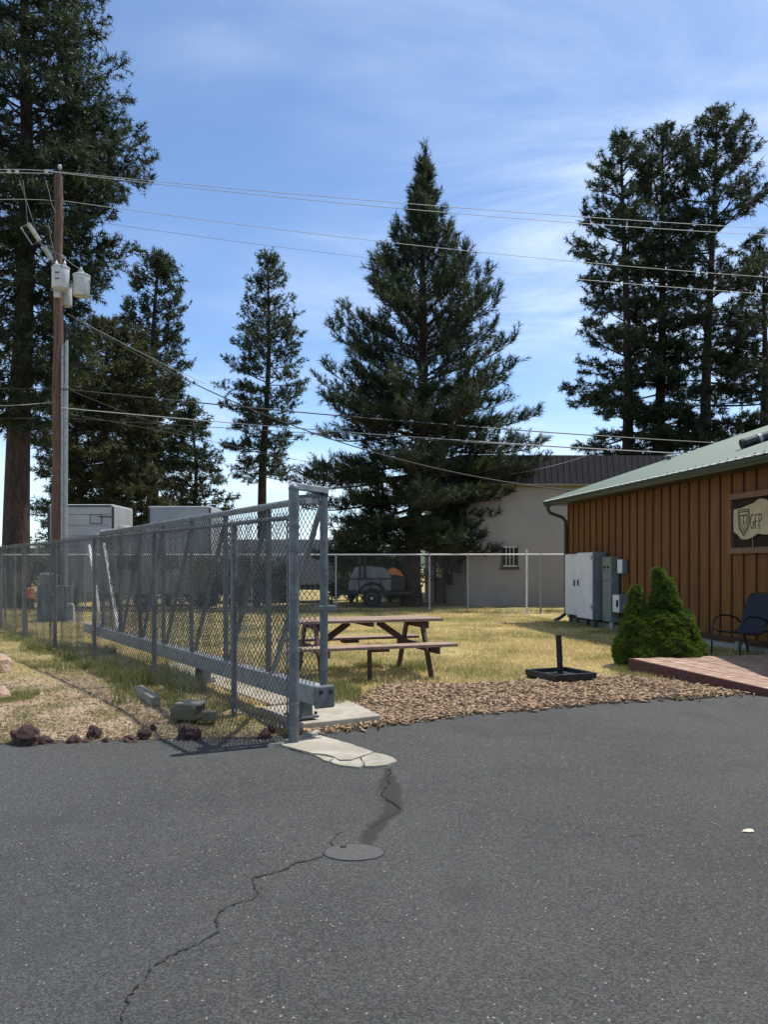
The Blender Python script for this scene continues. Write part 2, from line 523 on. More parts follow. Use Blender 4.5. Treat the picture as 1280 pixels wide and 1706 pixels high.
def gmix(f, a, b):
    x = n.new('ShaderNodeMixRGB')
    if isinstance(f, float): x.inputs[0].default_value = f
    else: l.new(f, x.inputs[0])
    for i, c in ((1, a), (2, b)):
        if isinstance(c, tuple): x.inputs[i].default_value = (*c, 1)
        else: l.new(c, x.inputs[i])
    return x.outputs[0]


def gattr(nm):
    a = n.new('ShaderNodeAttribute'); a.attribute_name = nm; return a.outputs['Fac']


lawn_c = gmix(gramp(gnoise(0.55), 0.4, 0.62), (0.46, 0.35, 0.15), (0.20, 0.19, 0.07))
lawn_c = gmix(gramp(gnoise(14, 8, 0.7), 0.35, 0.7), lawn_c, (0.36, 0.285, 0.15))
chip_c = gmix(gramp(gnoise(38, 4, 0.7), 0.36, 0.62), (0.12, 0.075, 0.052), (0.36, 0.255, 0.175))
dirt_c = gmix(gramp(gnoise(24, 6, 0.7), 0.36, 0.64), (0.24, 0.17, 0.115), (0.46, 0.36, 0.25))
dirt_c = gmix(gramp(gnoise(1.6), 0.48, 0.66), dirt_c, (0.15, 0.14, 0.065))
gc = gmix(gattr('mulch'), gmix(gattr('dirt'), lawn_c, dirt_c), chip_c)
l.new(gc, bs.inputs['Base Color'])
bp = n.new('ShaderNodeBump'); bp.inputs['Distance'].default_value = 0.03
l.new(gnoise(30, 6, 0.7), bp.inputs['Height']); l.new(bp.outputs[0], bs.inputs['Normal'])
ground = struct(np_mesh('ground', np.stack([GX, GY, GZ], -1).reshape(-1, 3), quads, gm,
                        attrs={'mulch': MW.ravel(), 'dirt': DW.ravel()}, smooth=True))

# ---- asphalt
crack_px = [(648, 1280), (651, 1288), (645, 1294), (650, 1303), (642, 1312), (637, 1322), (641, 1327), (650, 1334), (660, 1341), (668, 1347)]
crack2_px = [(668, 1350), (652, 1358), (640, 1364), (628, 1373), (617, 1380)]
crack3_px = [(538, 1427), (522, 1432), (510, 1436), (497, 1437), (488, 1441), (482, 1446), (470, 1450), (458, 1454), (448, 1457), (434, 1460), (421, 1464),
             (420, 1469), (425, 1474), (424, 1479), (429, 1485), (426, 1493), (421, 1498), (407, 1502), (390, 1507), (375, 1511), (367, 1518), (361, 1526),
             (363, 1535), (362, 1542), (366, 1549), (358, 1556), (347, 1563), (330, 1572), (318, 1577), (303, 1582), (292, 1588), (282, 1592), (272, 1600),
             (262, 1606), (250, 1613), (249, 1621), (243, 1630), (234, 1639), (224, 1648), (219, 1655), (214, 1662), (213, 1671), (209, 1680), (200, 1692), (203, 1702), (196, 1716), (190, 1735)]
crack4_px = [(588, 1379), (575, 1383), (564, 1388), (558, 1395), (553, 1402), (556, 1410)]
stain_px = [(644, 1282, 8), (649, 1300, 13), (650, 1318, 18), (655, 1335, 21), (655, 1350, 18), (640, 1364, 14), (625, 1380, 14), (614, 1395, 14), (610, 1408, 10)]
ax = np.array(sorted(set([round(v, 3) for v in list(np.arange(-3.2, 3.21, 0.03)) + [-v for v in grow(3.25, 300, 30)] + grow(3.25, 300, 30)])))
ay = np.array(sorted(set([round(v, 3) for v in list(np.arange(1.6, 7.2, 0.03)) + [7.35, 7.6, 8, 8.5, 9, 9.5, 10, 10.4] + [1.55 - v for v in grow(0, 200, 14)]])))
AX, AY = np.meshgrid(ax, ay)
far_lim = edge_y(AX) + 0.25
AYc = np.minimum(AY, far_lim)
AZ = np.full_like(AX, ZA) + vnoise(AX, AYc, 1.1, 31) * 0.003
sp = [(gnd(u, v, ZA), w * gnd(u, v, ZA).y / FPX) for u, v, w in stain_px]
best = np.full(AX.shape, 9.0)
for (a, ra), (b, rb) in zip(sp[:-1], sp[1:]):
    dx, dy = b.x - a.x, b.y - a.y
    t = np.clip(((AX - a.x) * dx + (AYc - a.y) * dy) / (dx * dx + dy * dy), 0, 1)
    dd = np.hypot(AX - a.x - t * dx, (AYc - a.y - t * dy) * 0.8) / (ra + (rb - ra) * t)
    best = np.minimum(best, dd)
stain = 0.92 * sstep(1.12, 0.86, best + vnoise(AX, AYc, 6, 33) * 0.26 + vnoise(AX, AYc, 17, 34) * 0.18)
am = bpy.data.materials.new('asphalt')
am.use_nodes = True
n, l = am.node_tree.nodes, am.node_tree.links
bs = n['Principled BSDF']; bs.inputs['Roughness'].default_value = 0.78; bs.inputs['Specular IOR Level'].default_value = 0.3
geo = n.new('ShaderNodeNewGeometry')
base = gmix(gramp(gnoise(0.42, 4), 0.36, 0.62), (0.030, 0.0305, 0.0292), (0.062, 0.0625, 0.0595))
base = gmix(gramp(gnoise(3.2, 5, 0.65), 0.4, 0.75), base, (0.060, 0.059, 0.055))
vor = n.new('ShaderNodeTexVoronoi'); vor.inputs['Scale'].default_value = 140
l.new(geo.outputs['Position'], vor.inputs['Vector'])
sepc = n.new('ShaderNodeSeparateColor'); l.new(vor.outputs['Color'], sepc.inputs[0])
agg = gmix(gramp(sepc.outputs[0], 0.0, 1.0), (0.013, 0.013, 0.0127), (0.116, 0.1165, 0.1115))
base = gmix(0.5, base, agg)
base = gmix(gramp(gnoise(0.8, 5, 0.65), 0.52, 0.74), base, (0.040, 0.040, 0.038))
base = gmix(gramp(gnoise(120, 3, 0.7), 0.36, 0.50), (0.024, 0.024, 0.024), base)
spk = gramp(sepc.outputs[1], 0.994, 0.997)
base = gmix(spk, base, (0.24, 0.232, 0.215))
base = gmix(gattr('stain'), base, (0.026, 0.023, 0.020))
l.new(base, bs.inputs['Base Color'])
bp = n.new('ShaderNodeBump'); bp.inputs['Distance'].default_value = 0.006
hadd = n.new('ShaderNodeMath'); hadd.operation = 'ADD'
l.new(gnoise(130, 4, 0.7), hadd.inputs[0])
vd = n.new('ShaderNodeMath'); vd.operation = 'MULTIPLY'; vd.inputs[1].default_value = -0.5
l.new(vor.outputs['Distance'], vd.inputs[0]); l.new(vd.outputs[0], hadd.inputs[1])
l.new(hadd.outputs[0], bp.inputs['Height']); l.new(bp.outputs[0], bs.inputs['Normal'])
nx, ny = len(ax), len(ay)
idx = np.arange(nx * ny).reshape(ny, nx)
q = np.stack([idx[:-1, :-1], idx[:-1, 1:], idx[1:, 1:], idx[1:, :-1]], -1).reshape(-1, 4)
yy = AYc.ravel()
ok = (yy[q[:, 3]] - yy[q[:, 0]]) + (yy[q[:, 2]] - yy[q[:, 1]]) > 1e-4
asphalt = struct(np_mesh('asphalt', np.stack([AX, AYc, AZ], -1).reshape(-1, 3), q[ok], am, attrs={'stain': stain.ravel()}, smooth=True))

rng = random.Random(5)


def crack_strip(px, w0, w1, zlift=0.0045):
    pts = [gnd(u, v, ZA) for u, v in px]
    fine = []
    for a, b in zip(pts[:-1], pts[1:]):
        k = max(2, int((b - a).length / 0.025))
        for i in range(k):
            p = a.lerp(b, i / k); nrm = Vector((-(b - a).y, (b - a).x, 0)).normalized()
            fine.append(p + nrm * rng.uniform(-0.008, 0.008))
    fine.append(pts[-1])
    vs, fs = [], []
    for i, p in enumerate(fine):
        t = (fine[min(i + 1, len(fine) - 1)] - fine[max(i - 1, 0)]).normalized(); nr = Vector((-t.y, t.x, 0))
        w = rng.uniform(w0, w1) * (0.3 if rng.random() < 0.12 else 1)
        z = ZA + zlift + 0.003 * 0
        vs += [(p.x + nr.x * w, p.y + nr.y * w, z), (p.x - nr.x * w * rng.uniform(0.5, 1.2), p.y - nr.y * w, z)]
    for i in range(len(fine) - 1):
        fs.append((2 * i, 2 * i + 1, 2 * i + 3, 2 * i + 2))
    return vs, fs


for px, w0, w1 in ((crack_px, 0.003, 0.012), (crack2_px, 0.0012, 0.003), (crack3_px, 0.0018, 0.0075), (crack4_px, 0.002, 0.004),
                   ([(40, 1494), (70, 1491), (95, 1486), (128, 1482), (150, 1477), (182, 1472)], 0.0007, 0.0016), ([(288, 1590), (330, 1584), (372, 1573), (420, 1569), (470, 1556), (505, 1552)], 0.0006, 0.0013),
                   ([(940, 1392), (985, 1389), (1030, 1396), (1075, 1391)], 0.0006, 0.0014), ([(1105, 1282), (1140, 1288), (1190, 1281), (1240, 1286)], 0.0008, 0.0018)):
    MB().add(*crack_strip(px, w0, w1)).build('crack', CRACK, asphalt)

# valve cover in the asphalt
c = gnd(590, 1420, ZA)
rr = 51.5 / FPX * c.y
mh = thing('valve_cover', 'small round iron cover set flush in the grey asphalt', 'manhole cover', (c.x, c.y, ZA))
mh.scale = (1, 0.74, 1)
MB().lathe(c, [(rr * 1.01, 0.0), (rr * 1.01, 0.0045), (rr * 0.985, 0.0045), (rr * 0.985, 0.001)], 48).build('rim', mat('cover_rim', (0.018, 0.018, 0.017), (0.055, 0.054, 0.052), 9, 0.9), mh)
MB().lathe(c, [(rr * 0.965, 0.0), (rr * 0.965, 0.005), (rr * 0.88, 0.006), (rr * 0.87, 0.005), (rr * 0.3, 0.0055), (rr * 0.28, 0.0065), (0.01, 0.0065)], 48).build('lid', IRON, mh)
MB().box((c.x - 0.06, c.y + 0.09, ZA + 0.009), (0.03, 0.018, 0.004), 0.3).build('lifting_slot', CRACK, mh)

# cracked concrete apron at the gate post
ap_main = [(468, 1243), (500, 1234), (535, 1227), (578, 1240), (604, 1248), (622, 1255), (604, 1261), (586, 1268), (567, 1268), (556, 1262), (543, 1259), (520, 1257), (495, 1250)]
ap_rim = [[(480, 1247), (520, 1258.5), (543, 1261), (556, 1264), (548, 1270), (525, 1260)], [(557, 1265), (567, 1270), (586, 1270), (600, 1264.5), (606, 1275), (600, 1280), (567, 1277), (551, 1271)],
          [(602, 1264), (624, 1256.5), (640, 1259), (655, 1264), (661, 1271), (645, 1276), (625, 1279), (609, 1279)]]
apr = struct(thing('concrete_apron', 'x', 'x', gnd(560, 1255, ZA)))
del apr['label'], apr['category']


def slab(px, z1, z0=ZA - 0.03, z=ZA):
    pts = [gnd(u, v, z) for u, v in px]
    out = []
    for a, b in zip(pts, pts[1:] + pts[:1]):
        k = max(1, int((b - a).length / 0.06))
        for i in range(k):
            p = a.lerp(b, i / k)
            out.append((p.x + rng.uniform(-.006, .006), p.y + rng.uniform(-.008, .008)))
    return MB().prism(out, z0, z1)


slab(ap_main, ZA + 0.014).build('slab', CONC, apr)
for k, p in enumerate(ap_rim): slab(p, ZA + 0.009 + 0.003 * k).build('broken_slab', CONC_D, apr)
slab([(446, 1245), (470, 1239), (500, 1229), (529, 1220), (536, 1223), (505, 1232), (470, 1243)], ZA + 0.028).build('edge_strip', CONC_D, apr)

# gate pad and strip of concrete under the sliding gate
GN_ = Vector((-0.53, 6.78, 0)); GF_ = Vector((-5.6, 14.6, 0)); GD = (GF_ - GN_).normalized(); GP = Vector((GD.y, -GD.x, 0))
GL = (GF_ - GN_).length


def gp(s, p, z): return GN_ + GD * s + GP * p + Vector((0, 0, z))


pad = struct(thing('gate_pad', 'x', 'x', gp(1, 0.3, 0)))
del pad['label'], pad['category']
MB().prism([gp(0.33, -0.05, 0)[:2], gp(0.28, 0.78, 0)[:2], gp(1.25, 0.95, 0)[:2], gp(1.3, -0.05, 0)[:2]], -0.12, 0.004).build('slab', CONC, pad, bevel=0.012)
MB().prism([gp(1.312, 0.10, 0)[:2], gp(1.312, 0.58, 0)[:2], gp(5.2, 0.52, 0)[:2], gp(5.2, 0.10, 0)[:2]], -0.12, 0.022).build('slab', CONC, pad, bevel=0.012)

# distant low hills
hv, hf = [], []
hx = np.linspace(-900, 900, 181)
hz = 16 + vnoise(hx, hx * 0, 0.006, 41) * 7 + vnoise(hx, hx * 0, 0.03, 42) * 2.0 + vnoise(hx, hx * 0, 0.2, 43) * 1.3
hz = np.where(hx < -150, hz + 4, hz)
for x, z in zip(hx, hz): hv += [(x, 620, -1), (x, 700, z), (x, 900, z * 0.9), (x, 1100, -2)]
for i in range(len(hx) - 1):
    for j in range(3): hf.append((4 * i + j, 4 * i + 4 + j, 4 * i + 5 + j, 4 * i + 1 + j))
struct(MB().add(hv, hf).build('hills', mat('wooded_hill', (0.045, 0.075, 0.035), (0.075, 0.105, 0.045), 0.05, 0.95, world=True), smooth=True))

# ================================================================== GRASS, CHIPS (uncountable: stuff)
nr = np.random.default_rng(3)


def blades(px, py, pz, h, lean, width, seed, tri_per=1):
    """one bent triangle per blade"""
    r = np.random.default_rng(seed); N = len(px)
    a = r.uniform(0, 2 * np.pi, N); ln = r.uniform(0.1, 1, N) * lean * h
    b = a + r.uniform(-0.8, 0.8, N) + np.pi / 2
    V = np.empty((N, 3, 3))
    V[:, 0] = np.stack([px + np.cos(b) * width, py + np.sin(b) * width, pz - 0.01], -1)
    V[:, 1] = np.stack([px - np.cos(b) * width, py - np.sin(b) * width, pz - 0.01], -1)
    V[:, 2] = np.stack([px + np.cos(a) * ln, py + np.sin(a) * ln, pz + h], -1)
    return V.reshape(-1, 3), np.arange(N * 3).reshape(-1, 3)


def grass_mat(name, straw, straw2, green, a, b, sc=0.55):
    m = bpy.data.materials.new(name); m.use_nodes = True
    global n, l, geo
    n, l = m.node_tree.nodes, m.node_tree.links
    p = n['Principled BSDF']; p.inputs['Roughness'].default_value = 0.8; p.inputs['Specular IOR Level'].default_value = 0.15
    geo = n.new('ShaderNodeNewGeometry')
    cc = gmix(gramp(gnoise(sc, 5, 0.62), a, b), straw, green)
    cc = gmix(gramp(gnoise(70, 2), 0.42, 0.6), cc, straw2)
    l.new(cc, p.inputs['Base Color'])
    t = n.new('ShaderNodeBsdfTranslucent'); l.new(cc, t.inputs['Color'])
    ms = n.new('ShaderNodeMixShader'); ms.inputs[0].default_value = 0.3
    l.new(p.outputs[0], ms.inputs[1]); l.new(t.outputs[0], ms.inputs[2])
    l.new(ms.outputs[0], n['Material Output'].inputs['Surface'])
    return m


G_LAWN = grass_mat('lawn_grass', (0.68, 0.56, 0.29), (0.56, 0.45, 0.21), (0.22, 0.235, 0.075), 0.41, 0.62)
G_WEED = grass_mat('weed_grass', (0.20, 0.22, 0.07), (0.32, 0.27, 0.12), (0.10, 0.17, 0.04), 0.35, 0.6, 1.5)

# lawn: denser near, thinner with distance
N = 330000
yy = 8.0 + (nr.random(N) ** 1.25) * 18.5
xx = nr.uniform(-1, 1, N) * (0.56 * yy + 0.6)
keep = (nr.random(N) > mulch_w(xx, yy) * 1.0) & (yy > edge_y(xx) + 0.2)
fp = fence_p(xx, yy)
keep &= (fp > -0.5) | (yy > 11) | (nr.random(N) < 0.10)
keep &= (dirt_w(xx, yy) < 0.5) | (nr.random(N) < 0.25)
bare = vnoise(xx, yy, 0.7, 51) + vnoise(xx, yy, 2.2, 52) * 0.5
keep &= nr.random(N) > sstep(0.35, 0.9, bare) * 0.75
# behind the building line nothing grows under the wall
wallx = 4.81 + (20.2 - yy) * 0.1783
keep &= (xx < wallx - 0.02) & (under_ramp(xx, yy) < 0.05)
ubc = gnd(934, 1130); keep &= np.hypot(xx - ubc.x, yy - ubc.y) > 0.5
xx, yy = xx[keep], yy[keep]
hh = nr.uniform(0.02, 0.06, len(xx)) * (1 + 0.5 * vnoise(xx, yy, 0.8, 53))
V, T = blades(xx, yy, ground_z(xx, yy), hh, 1.0, 0.0045 + 0.00028 * yy, 61)
o = np_mesh('lawn_grass', V, T, G_LAWN); tag(o, 'short dry yellow and green lawn grass behind the gate', 'grass'); o['kind'] = 'stuff'

# taller green weeds along the fence foot, round the pad, and at the table legs
wx, wy, wh = [], [], []


def clump(cx, cy, rad, num, h):
    a = nr.uniform(0, 2 * np.pi, num); r_ = rad * np.sqrt(nr.random(num))
    wx.append(cx + np.cos(a) * r_); wy.append(cy + np.sin(a) * r_); wh.append(nr.uniform(0.5, 1.0, num) * h)


for k in range(160):
    s = nr.uniform(0.9, 16); q_ = F0 + FD * s + FP * nr.normal(0.0, 0.22)
    clump(q_.x, q_.y, 0.16, 60, nr.uniform(0.08, 0.26) * (1.2 if 2.2 < s < 5 else 0.8))
for u, v, nn, h in ((290, 1140, 900, 0.24), (265, 1135, 700, 0.26), (240, 1140, 600, 0.22), (310, 1150, 600, 0.2), (195, 1112, 300, 0.18), (125, 1100, 250, 0.1), (75, 1112, 250, 0.07), (20, 1165, 500, 0.09), (30, 1160, 300, 0.09),
                    (157, 1222, 60, 0.06), (30, 1198, 80, 0.07), (570, 1155, 700, 0.12), (565, 1165, 500, 0.12), (545, 1150, 500, 0.14), (600, 1140, 300, 0.09), (690, 1118, 350, 0.15), (612, 1112, 260, 0.12), (560, 1120, 300, 0.13), (700, 1110, 200, 0.12),
                    (1045, 1118, 500, 0.10), (1060, 1125, 300, 0.08), (540, 1170, 250, 0.12), (760, 1188, 120, 0.05), (140, 1085, 500, 0.14), (170, 1090, 500, 0.16), (100, 1080, 400, 0.12)):
    g = gnd(u, v); clump(g.x, g.y, 0.22, nn, h)
for k in range(90):                                     # straggly edge of the litter bed
    x = nr.uniform(-6, -1.2); y = float(edge_y(x)) + nr.uniform(0.5, 4.0)
    if fence_p(x, y) < -0.1: clump(x, y, 0.18, 35, nr.uniform(0.03, 0.08))
for k in range(60):                                     # taller weeds under the back fence
    x = nr.uniform(-8, 6); clump(x, 24.4 + nr.uniform(-.25, .3), 0.3, 45, nr.uniform(0.1, 0.3))
for k in range(60):                                     # unmown strip beside the building wall
    t = nr.uniform(0, 9); bx, by = 4.81 + 0.1755 * t - 0.98 * nr.uniform(.1, .9), 20.2 - 0.9845 * t - .17 * .4
    clump(bx, by, 0.25, 60, nr.uniform(0.06, 0.16))
wx, wy, wh = map(np.concatenate, (wx, wy, wh))
V, T = blades(wx, wy, ground_z(wx, wy), wh, 0.7, 0.005, 62)
o = np_mesh('weeds', V, T, G_WEED); tag(o, 'taller green weeds along the fence foot and the lawn edges', 'weeds'); o['kind'] = 'stuff'

# dry straw lying on the litter bed
N = 26000
sx = nr.uniform(-7.5, -0.5, N); sy = edge_y(sx) + nr.uniform(0.02, 5.0, N)
k_ = fence_p(sx, sy) < 0.2; sx, sy = sx[k_], sy[k_]
V, T = blades(sx, sy, ground_z(sx, sy) + 0.006, nr.uniform(0.004, 0.03, len(sx)), 6.0, 0.004, 63)
o = np_mesh('dry_straw', V, T, mat('dry_straw_litter', (0.36, 0.27, 0.16), (0.22, 0.15, 0.09), 25, 0.85, world=True))
tag(o, 'dry straw and needle litter on the bed by the fence', 'straw'); o['kind'] = 'stuff'


def chips(name, xs, ys, smin, smax, m, label, seed, lift=0.0):
    r = np.random.default_rng(seed); N = len(xs)
    zs = np.maximum(ground_z(xs, ys), ZA + 0.004) + r.uniform(0.002, 0.018, N) + lift
    L = smin + (smax - smin) * r.random(N) ** 1.9; W = L * r.uniform(0.13, 0.32, N)
    a = r.uniform(0, 2 * np.pi, N); tl = r.uniform(-0.3, 0.3, N); rl = r.uniform(-0.45, 0.45, N)
    ux = np.stack([np.cos(a) * np.cos(tl), np.sin(a) * np.cos(tl), np.sin(tl)], -1)
    vx = np.stack([-np.sin(a) * np.cos(rl), np.cos(a) * np.cos(rl), np.sin(rl)], -1)
    nz_ = np.cross(ux, vx); nz_ /= np.linalg.norm(nz_, axis=1, keepdims=True)
    C = np.stack([xs, ys, zs], -1)
    th = (L * 0.10)[:, None]
    P = []
    for sx_, sy_ in ((-1, -0.6), (1, -1), (0.85, 0.8), (-1, 1)):
        P.append(C + ux * (L / 2 * sx_)[:, None] + vx * (W / 2 * sy_)[:, None] + nz_ * th)
    P.append(C - nz_ * th * 2)
    V = np.stack(P, 1).reshape(-1, 3)
    b = np.arange(N)[:, None] * 5
    T = np.concatenate([b + np.array(t) for t in ([0, 1, 2], [0, 2, 3], [1, 0, 4], [2, 1, 4], [3, 2, 4], [0, 3, 4])])
    o = np_mesh(name, V, T, m); tag(o, label, 'mulch'); o['kind'] = 'stuff'
    return o


CHIP = mat('bark_chips', (0.12, 0.068, 0.042), (0.50, 0.365, 0.225), 40, 0.85, 0, lo=0.36, hi=0.62, world=True, detail=2, c3=(0.24, 0.125, 0.085), c3scale=40)
N = 56000
cx = nr.uniform(-0.9, 5.2, N); cy = edge_y(cx) + np.where(nr.random(N) < 0.02, -np.abs(nr.normal(0, 0.09, N)), nr.uniform(-0.02, 2.3, N))
k_ = (nr.random(N) < mulch_w(cx, cy) ** 1.5) & (under_ramp(cx, cy) < 0.05); cx, cy = cx[k_], cy[k_]
chips('bark_mulch', cx, cy, 0.026, 0.135, CHIP, 'tan and brown bark mulch between the asphalt and the lawn', 71)
N = 20000
cx = nr.uniform(-7, -0.4, N); cy = edge_y(cx) + 0.02 + (nr.random(N) ** 1.6) * 4.2
k_ = (fence_p(cx, cy) < 0.35) & (nr.random(N) < 0.25 + 0.75 * dirt_w(cx, cy)); cx, cy = cx[k_], cy[k_]
chips('wood_chip_litter', cx, cy, 0.012, 0.04, CHIP, 'scattered wood chips on the bare bed left of the fence', 72)
# grit on the asphalt
N = 70
cx = nr.uniform(-3.2, 3.2, N); cy = nr.uniform(2.4, 7.4, N)
k_ = (cy < edge_y(cx) - 0.03) & (np.abs(cx) < 0.52 * cy); cx, cy = cx[k_], cy[k_]
e_ = nr.uniform(-2.5, 4.5, 700); e2 = edge_y(e_) - np.abs(nr.normal(0, 0.07, 700))
cx, cy = np.concatenate([cx, e_]), np.concatenate([cy, e2])
r_ = np.random.default_rng(9); N = len(cx); Ls = r_.uniform(0.003, 0.009, N)
a_ = r_.uniform(0, 6.28, N)
C = np.stack([cx, cy, np.full(N, ZA + 0.006)], -1)
dirs = [np.stack([np.cos(a_ + k * 2.1) * Ls, np.sin(a_ + k * 2.1) * Ls * .8, -Ls * .3], -1) for k in range(3)]
V = np.stack([C + d for d in dirs] + [C + np.stack([Ls * 0, Ls * 0, Ls * .7], -1)], 1).reshape(-1, 3)
b = np.arange(N)[:, None] * 4
T = np.concatenate([b + np.array(t) for t in ([0, 1, 3], [1, 2, 3], [2, 0, 3])])
o = np_mesh('grit', V, T, mat('grit', (0.03, 0.025, 0.02), (0.24, 0.20, 0.15), 7, 0.9, world=True, lo=0.45, hi=0.55)); tag(o, 'loose grit scattered on the asphalt', 'grit'); o['kind'] = 'stuff'

# dry leaf on the asphalt at the right
g = gnd(1246, 1386, ZA)
lv = [(g.x - .035, g.y, ZA + .006), (g.x - .01, g.y + .014, ZA + .012), (g.x + .03, g.y + .008, ZA + .016), (g.x + .034, g.y - .008, ZA + .008), (g.x, g.y - .016, ZA + .007), (g.x, g.y, ZA + .02)]
o = MB().add(lv + [(x, y_, z_ - .002) for x, y_, z_ in lv], [(0, 1, 5), (1, 2, 5), (2, 3, 5), (3, 4, 5), (4, 0, 5), (6, 11, 7), (7, 11, 8), (8, 11, 9), (9, 11, 10), (10, 11, 6)]).build('fallen_leaf', LEAFD)
tag(o, 'single pale dry leaf on the asphalt at the right', 'leaf')


# ================================================================== CHAIN LINK
def chain_link(name, A, D, L, z0, z1, parent, m, pitch=0.036, r=0.0022, seed=0, nside=3):
    """woven zigzag wires; neighbours hook over one another at every bend"""
    rows = int(round((z1 - z0) / pitch))
    hz = (z1 - z0) / rows
    nw = int(L / pitch)
    D = np.array(D[:3]); A = np.array(A[:3]); Nn = np.array([D[1], -D[0], 0.0])
    i = np.arange(rows + 1)
    k = np.arange(nw)
    ph = (i[None, :] + k[:, None]) % 2
    s = k[:, None] * pitch + ph * (pitch + r * 1.2)
    off = np.where(ph == 0, -1.0, 1.0) * r * 0.9
    rg = np.random.default_rng(seed)
    wob = np.interp(s, np.linspace(0, L + 1, 40), rg.normal(0, 0.012, 40)) * np.sin(np.linspace(0, np.pi, rows + 1))[None, :]
    C = A[None, None] + D * s[..., None] + Nn * (off + wob)[..., None]
    C[..., 2] = z0 + hz * i[None, :]
    ang = 2 * np.pi * np.arange(nside) / nside + 0.5
    ring = np.stack([D * np.cos(t) * r * 1.15 + Nn * np.sin(t) * r for t in ang])
    V = (C[:, :, None, :] + ring[None, None]).reshape(-1, 3)
    id_ = np.arange(nw * (rows + 1) * nside).reshape(nw, rows + 1, nside)
    a, b = id_[:, :-1], id_[:, 1:]
    T = np.stack([a, np.roll(a, -1, 2), np.roll(b, -1, 2), b], -1).reshape(-1, 4)
    o = np_mesh(name, V, T, m, parent)
    o['kind'] = 'stuff'
    return o


FH = 1.83
fence = thing('chain_link_fence', 'long galvanised chain link fence running back from the asphalt beside the sliding gate', 'fence', F0)
post_s = [1.17, 3.38, 5.88, 8.18, 10.64, 13.0, 15.4, 17.8, 20.2]
tp = F0
# terminal post: round pipe, bent bar at the top reaching over to the gate
t_post = MB().tube([F0 + Vector((0, 0, -0.12)), F0 + Vector((0, 0, 2.08))], 0.044, 14).build('post', GALV, fence, smooth=True)
MB().lathe(F0 + Vector((0, 0, 2.08)), [(0.047, 0), (0.047, 0.02), (0.03, 0.045), (0.004, 0.055)], 14).build('post_cap', GALV, t_post, smooth=True)
for zb in (0.25, 0.7, 1.15, 1.55, 1.76, 1.9):
    MB().lathe(F0 + Vector((0, 0, zb)), [(0.047, 0), (0.047, 0.022)], 14).build('band', GALV, t_post)
    MB().box(F0 + FD * 0.055 + Vector((0, 0, zb + 0.011)), (0.03, 0.02, 0.02), math.atan2(FD.y, FD.x)).build('bolt', GALV, t_post)
gtop = gp(0.03, 0, 2.05)
MB().beam(F0 + Vector((0, 0, 2.11)), gtop + GP * 0.05 + Vector((0, 0, 0.045)), 0.06, 0.055).build('top_arm', GALV_L, fence, bevel=0.006)
MB().beam(F0 + Vector((0, 0, 2.02)) + FP * 0.03, gtop + Vector((0, 0, 0.0)) - FP * 0.04, 0.03, 0.03).build('guide_arm', GALV, fence)
pipe_me = None
for s in post_s:
    p = F0 + FD * s
    po = MB().tube([p + Vector((0, 0, -0.15)), p + Vector((0, 0, FH - 0.005))], 0.03, 12).build('post', GALV, fence, smooth=True)
    MB().lathe(p + Vector((0, 0, FH - 0.045)), [(0.036, 0), (0.036, 0.03), (0.02, 0.075)], 10).build('post_cap', GALV, po, smooth=True)
    for zb in (0.5, 0.95, 1.4):
        MB().lathe(p + Vector((0, 0, zb)), [(0.0335, 0), (0.0335, 0.008)], 8).build('tie_wire', WIRE, po)
rail_o = -FP * 0.0
MB().tube([F0 + FD * 0.02 + Vector((0, 0, FH + 0.015)), F0 + FD * 21.5 + Vector((0, 0, FH + 0.015))], 0.021, 10).build('top_rail', GALV, fence, smooth=True)
MB().lathe(F0 + FD * 0.055 + Vector((0, 0, FH + 0.015)), [(0.032, -0.02), (0.032, 0.02)], 12, axis=FD).build('rail_end', GALV, fence)
MB().beam(F0 + FD * 0.075 + Vector((0, 0, 0.06)) - FP * .02, F0 + FD * 0.075 + Vector((0, 0, FH)) - FP * .02, 0.006, 0.018, up=FD).build('tension_bar', GALV, fence)
MB().tube([F0 + FD * 0.08 + Vector((0, 0, 0.045)) - FP * .022, F0 + FD * 21 + Vector((0, 0, 0.045)) - FP * .022], 0.002, 4).build('bottom_wire', WIRE, fence)
chain_link('chain_link_mesh', F0 + FD * 0.07 - FP * 0.03, FD, 9.0, 0.03, FH + 0.06, fence, WIRE, r=0.0033, seed=1)
chain_link('chain_link_mesh', F0 + FD * 9.07 - FP * 0.03, FD, 12.4, 0.03, FH + 0.06, fence, WIRE, pitch=0.045, r=0.0036, seed=2)

# ================================================================== SLIDING GATE
gate = thing('sliding_gate', 'galvanised chain link sliding gate standing open behind the long fence', 'gate', gp(GL / 2, 0, 0))
BZ0, BZ1 = 0.205, 0.375
bm_ = MB().beam(gp(0.0, 0, (BZ0 + BZ1) / 2), gp(GL, 0, (BZ0 + BZ1) / 2), 0.14, BZ1 - BZ0).build('bottom_beam', GALV_L, gate, bevel=0.008)
cap = MB().beam(gp(-0.035, 0, (BZ0 + BZ1) / 2), gp(-0.002, 0, (BZ0 + BZ1) / 2), 0.20, BZ1 - BZ0 + 0.03).build('end_cap', GALV, gate, bevel=0.02)
for q_ in (-0.045, 0.05):
    MB().lathe(gp(-0.036, q_, 0.335), [(0.018, -0.004), (0.018, 0.01), (0.008, 0.014)], 10, axis=-GD).build('bolt', BLACKM, cap)
ZT = 2.03
MB().beam(gp(0.02, 0, ZT), gp(GL - 0.9, 0, ZT - 0.02), 0.05, 0.06).build('top_rail', GALV_L, gate, bevel=0.005)
ep = MB().tube([gp(0.03, 0.02, BZ1), gp(0.03, 0.02, 2.06)], 0.036, 14).build('end_post', GALV, gate, smooth=True)
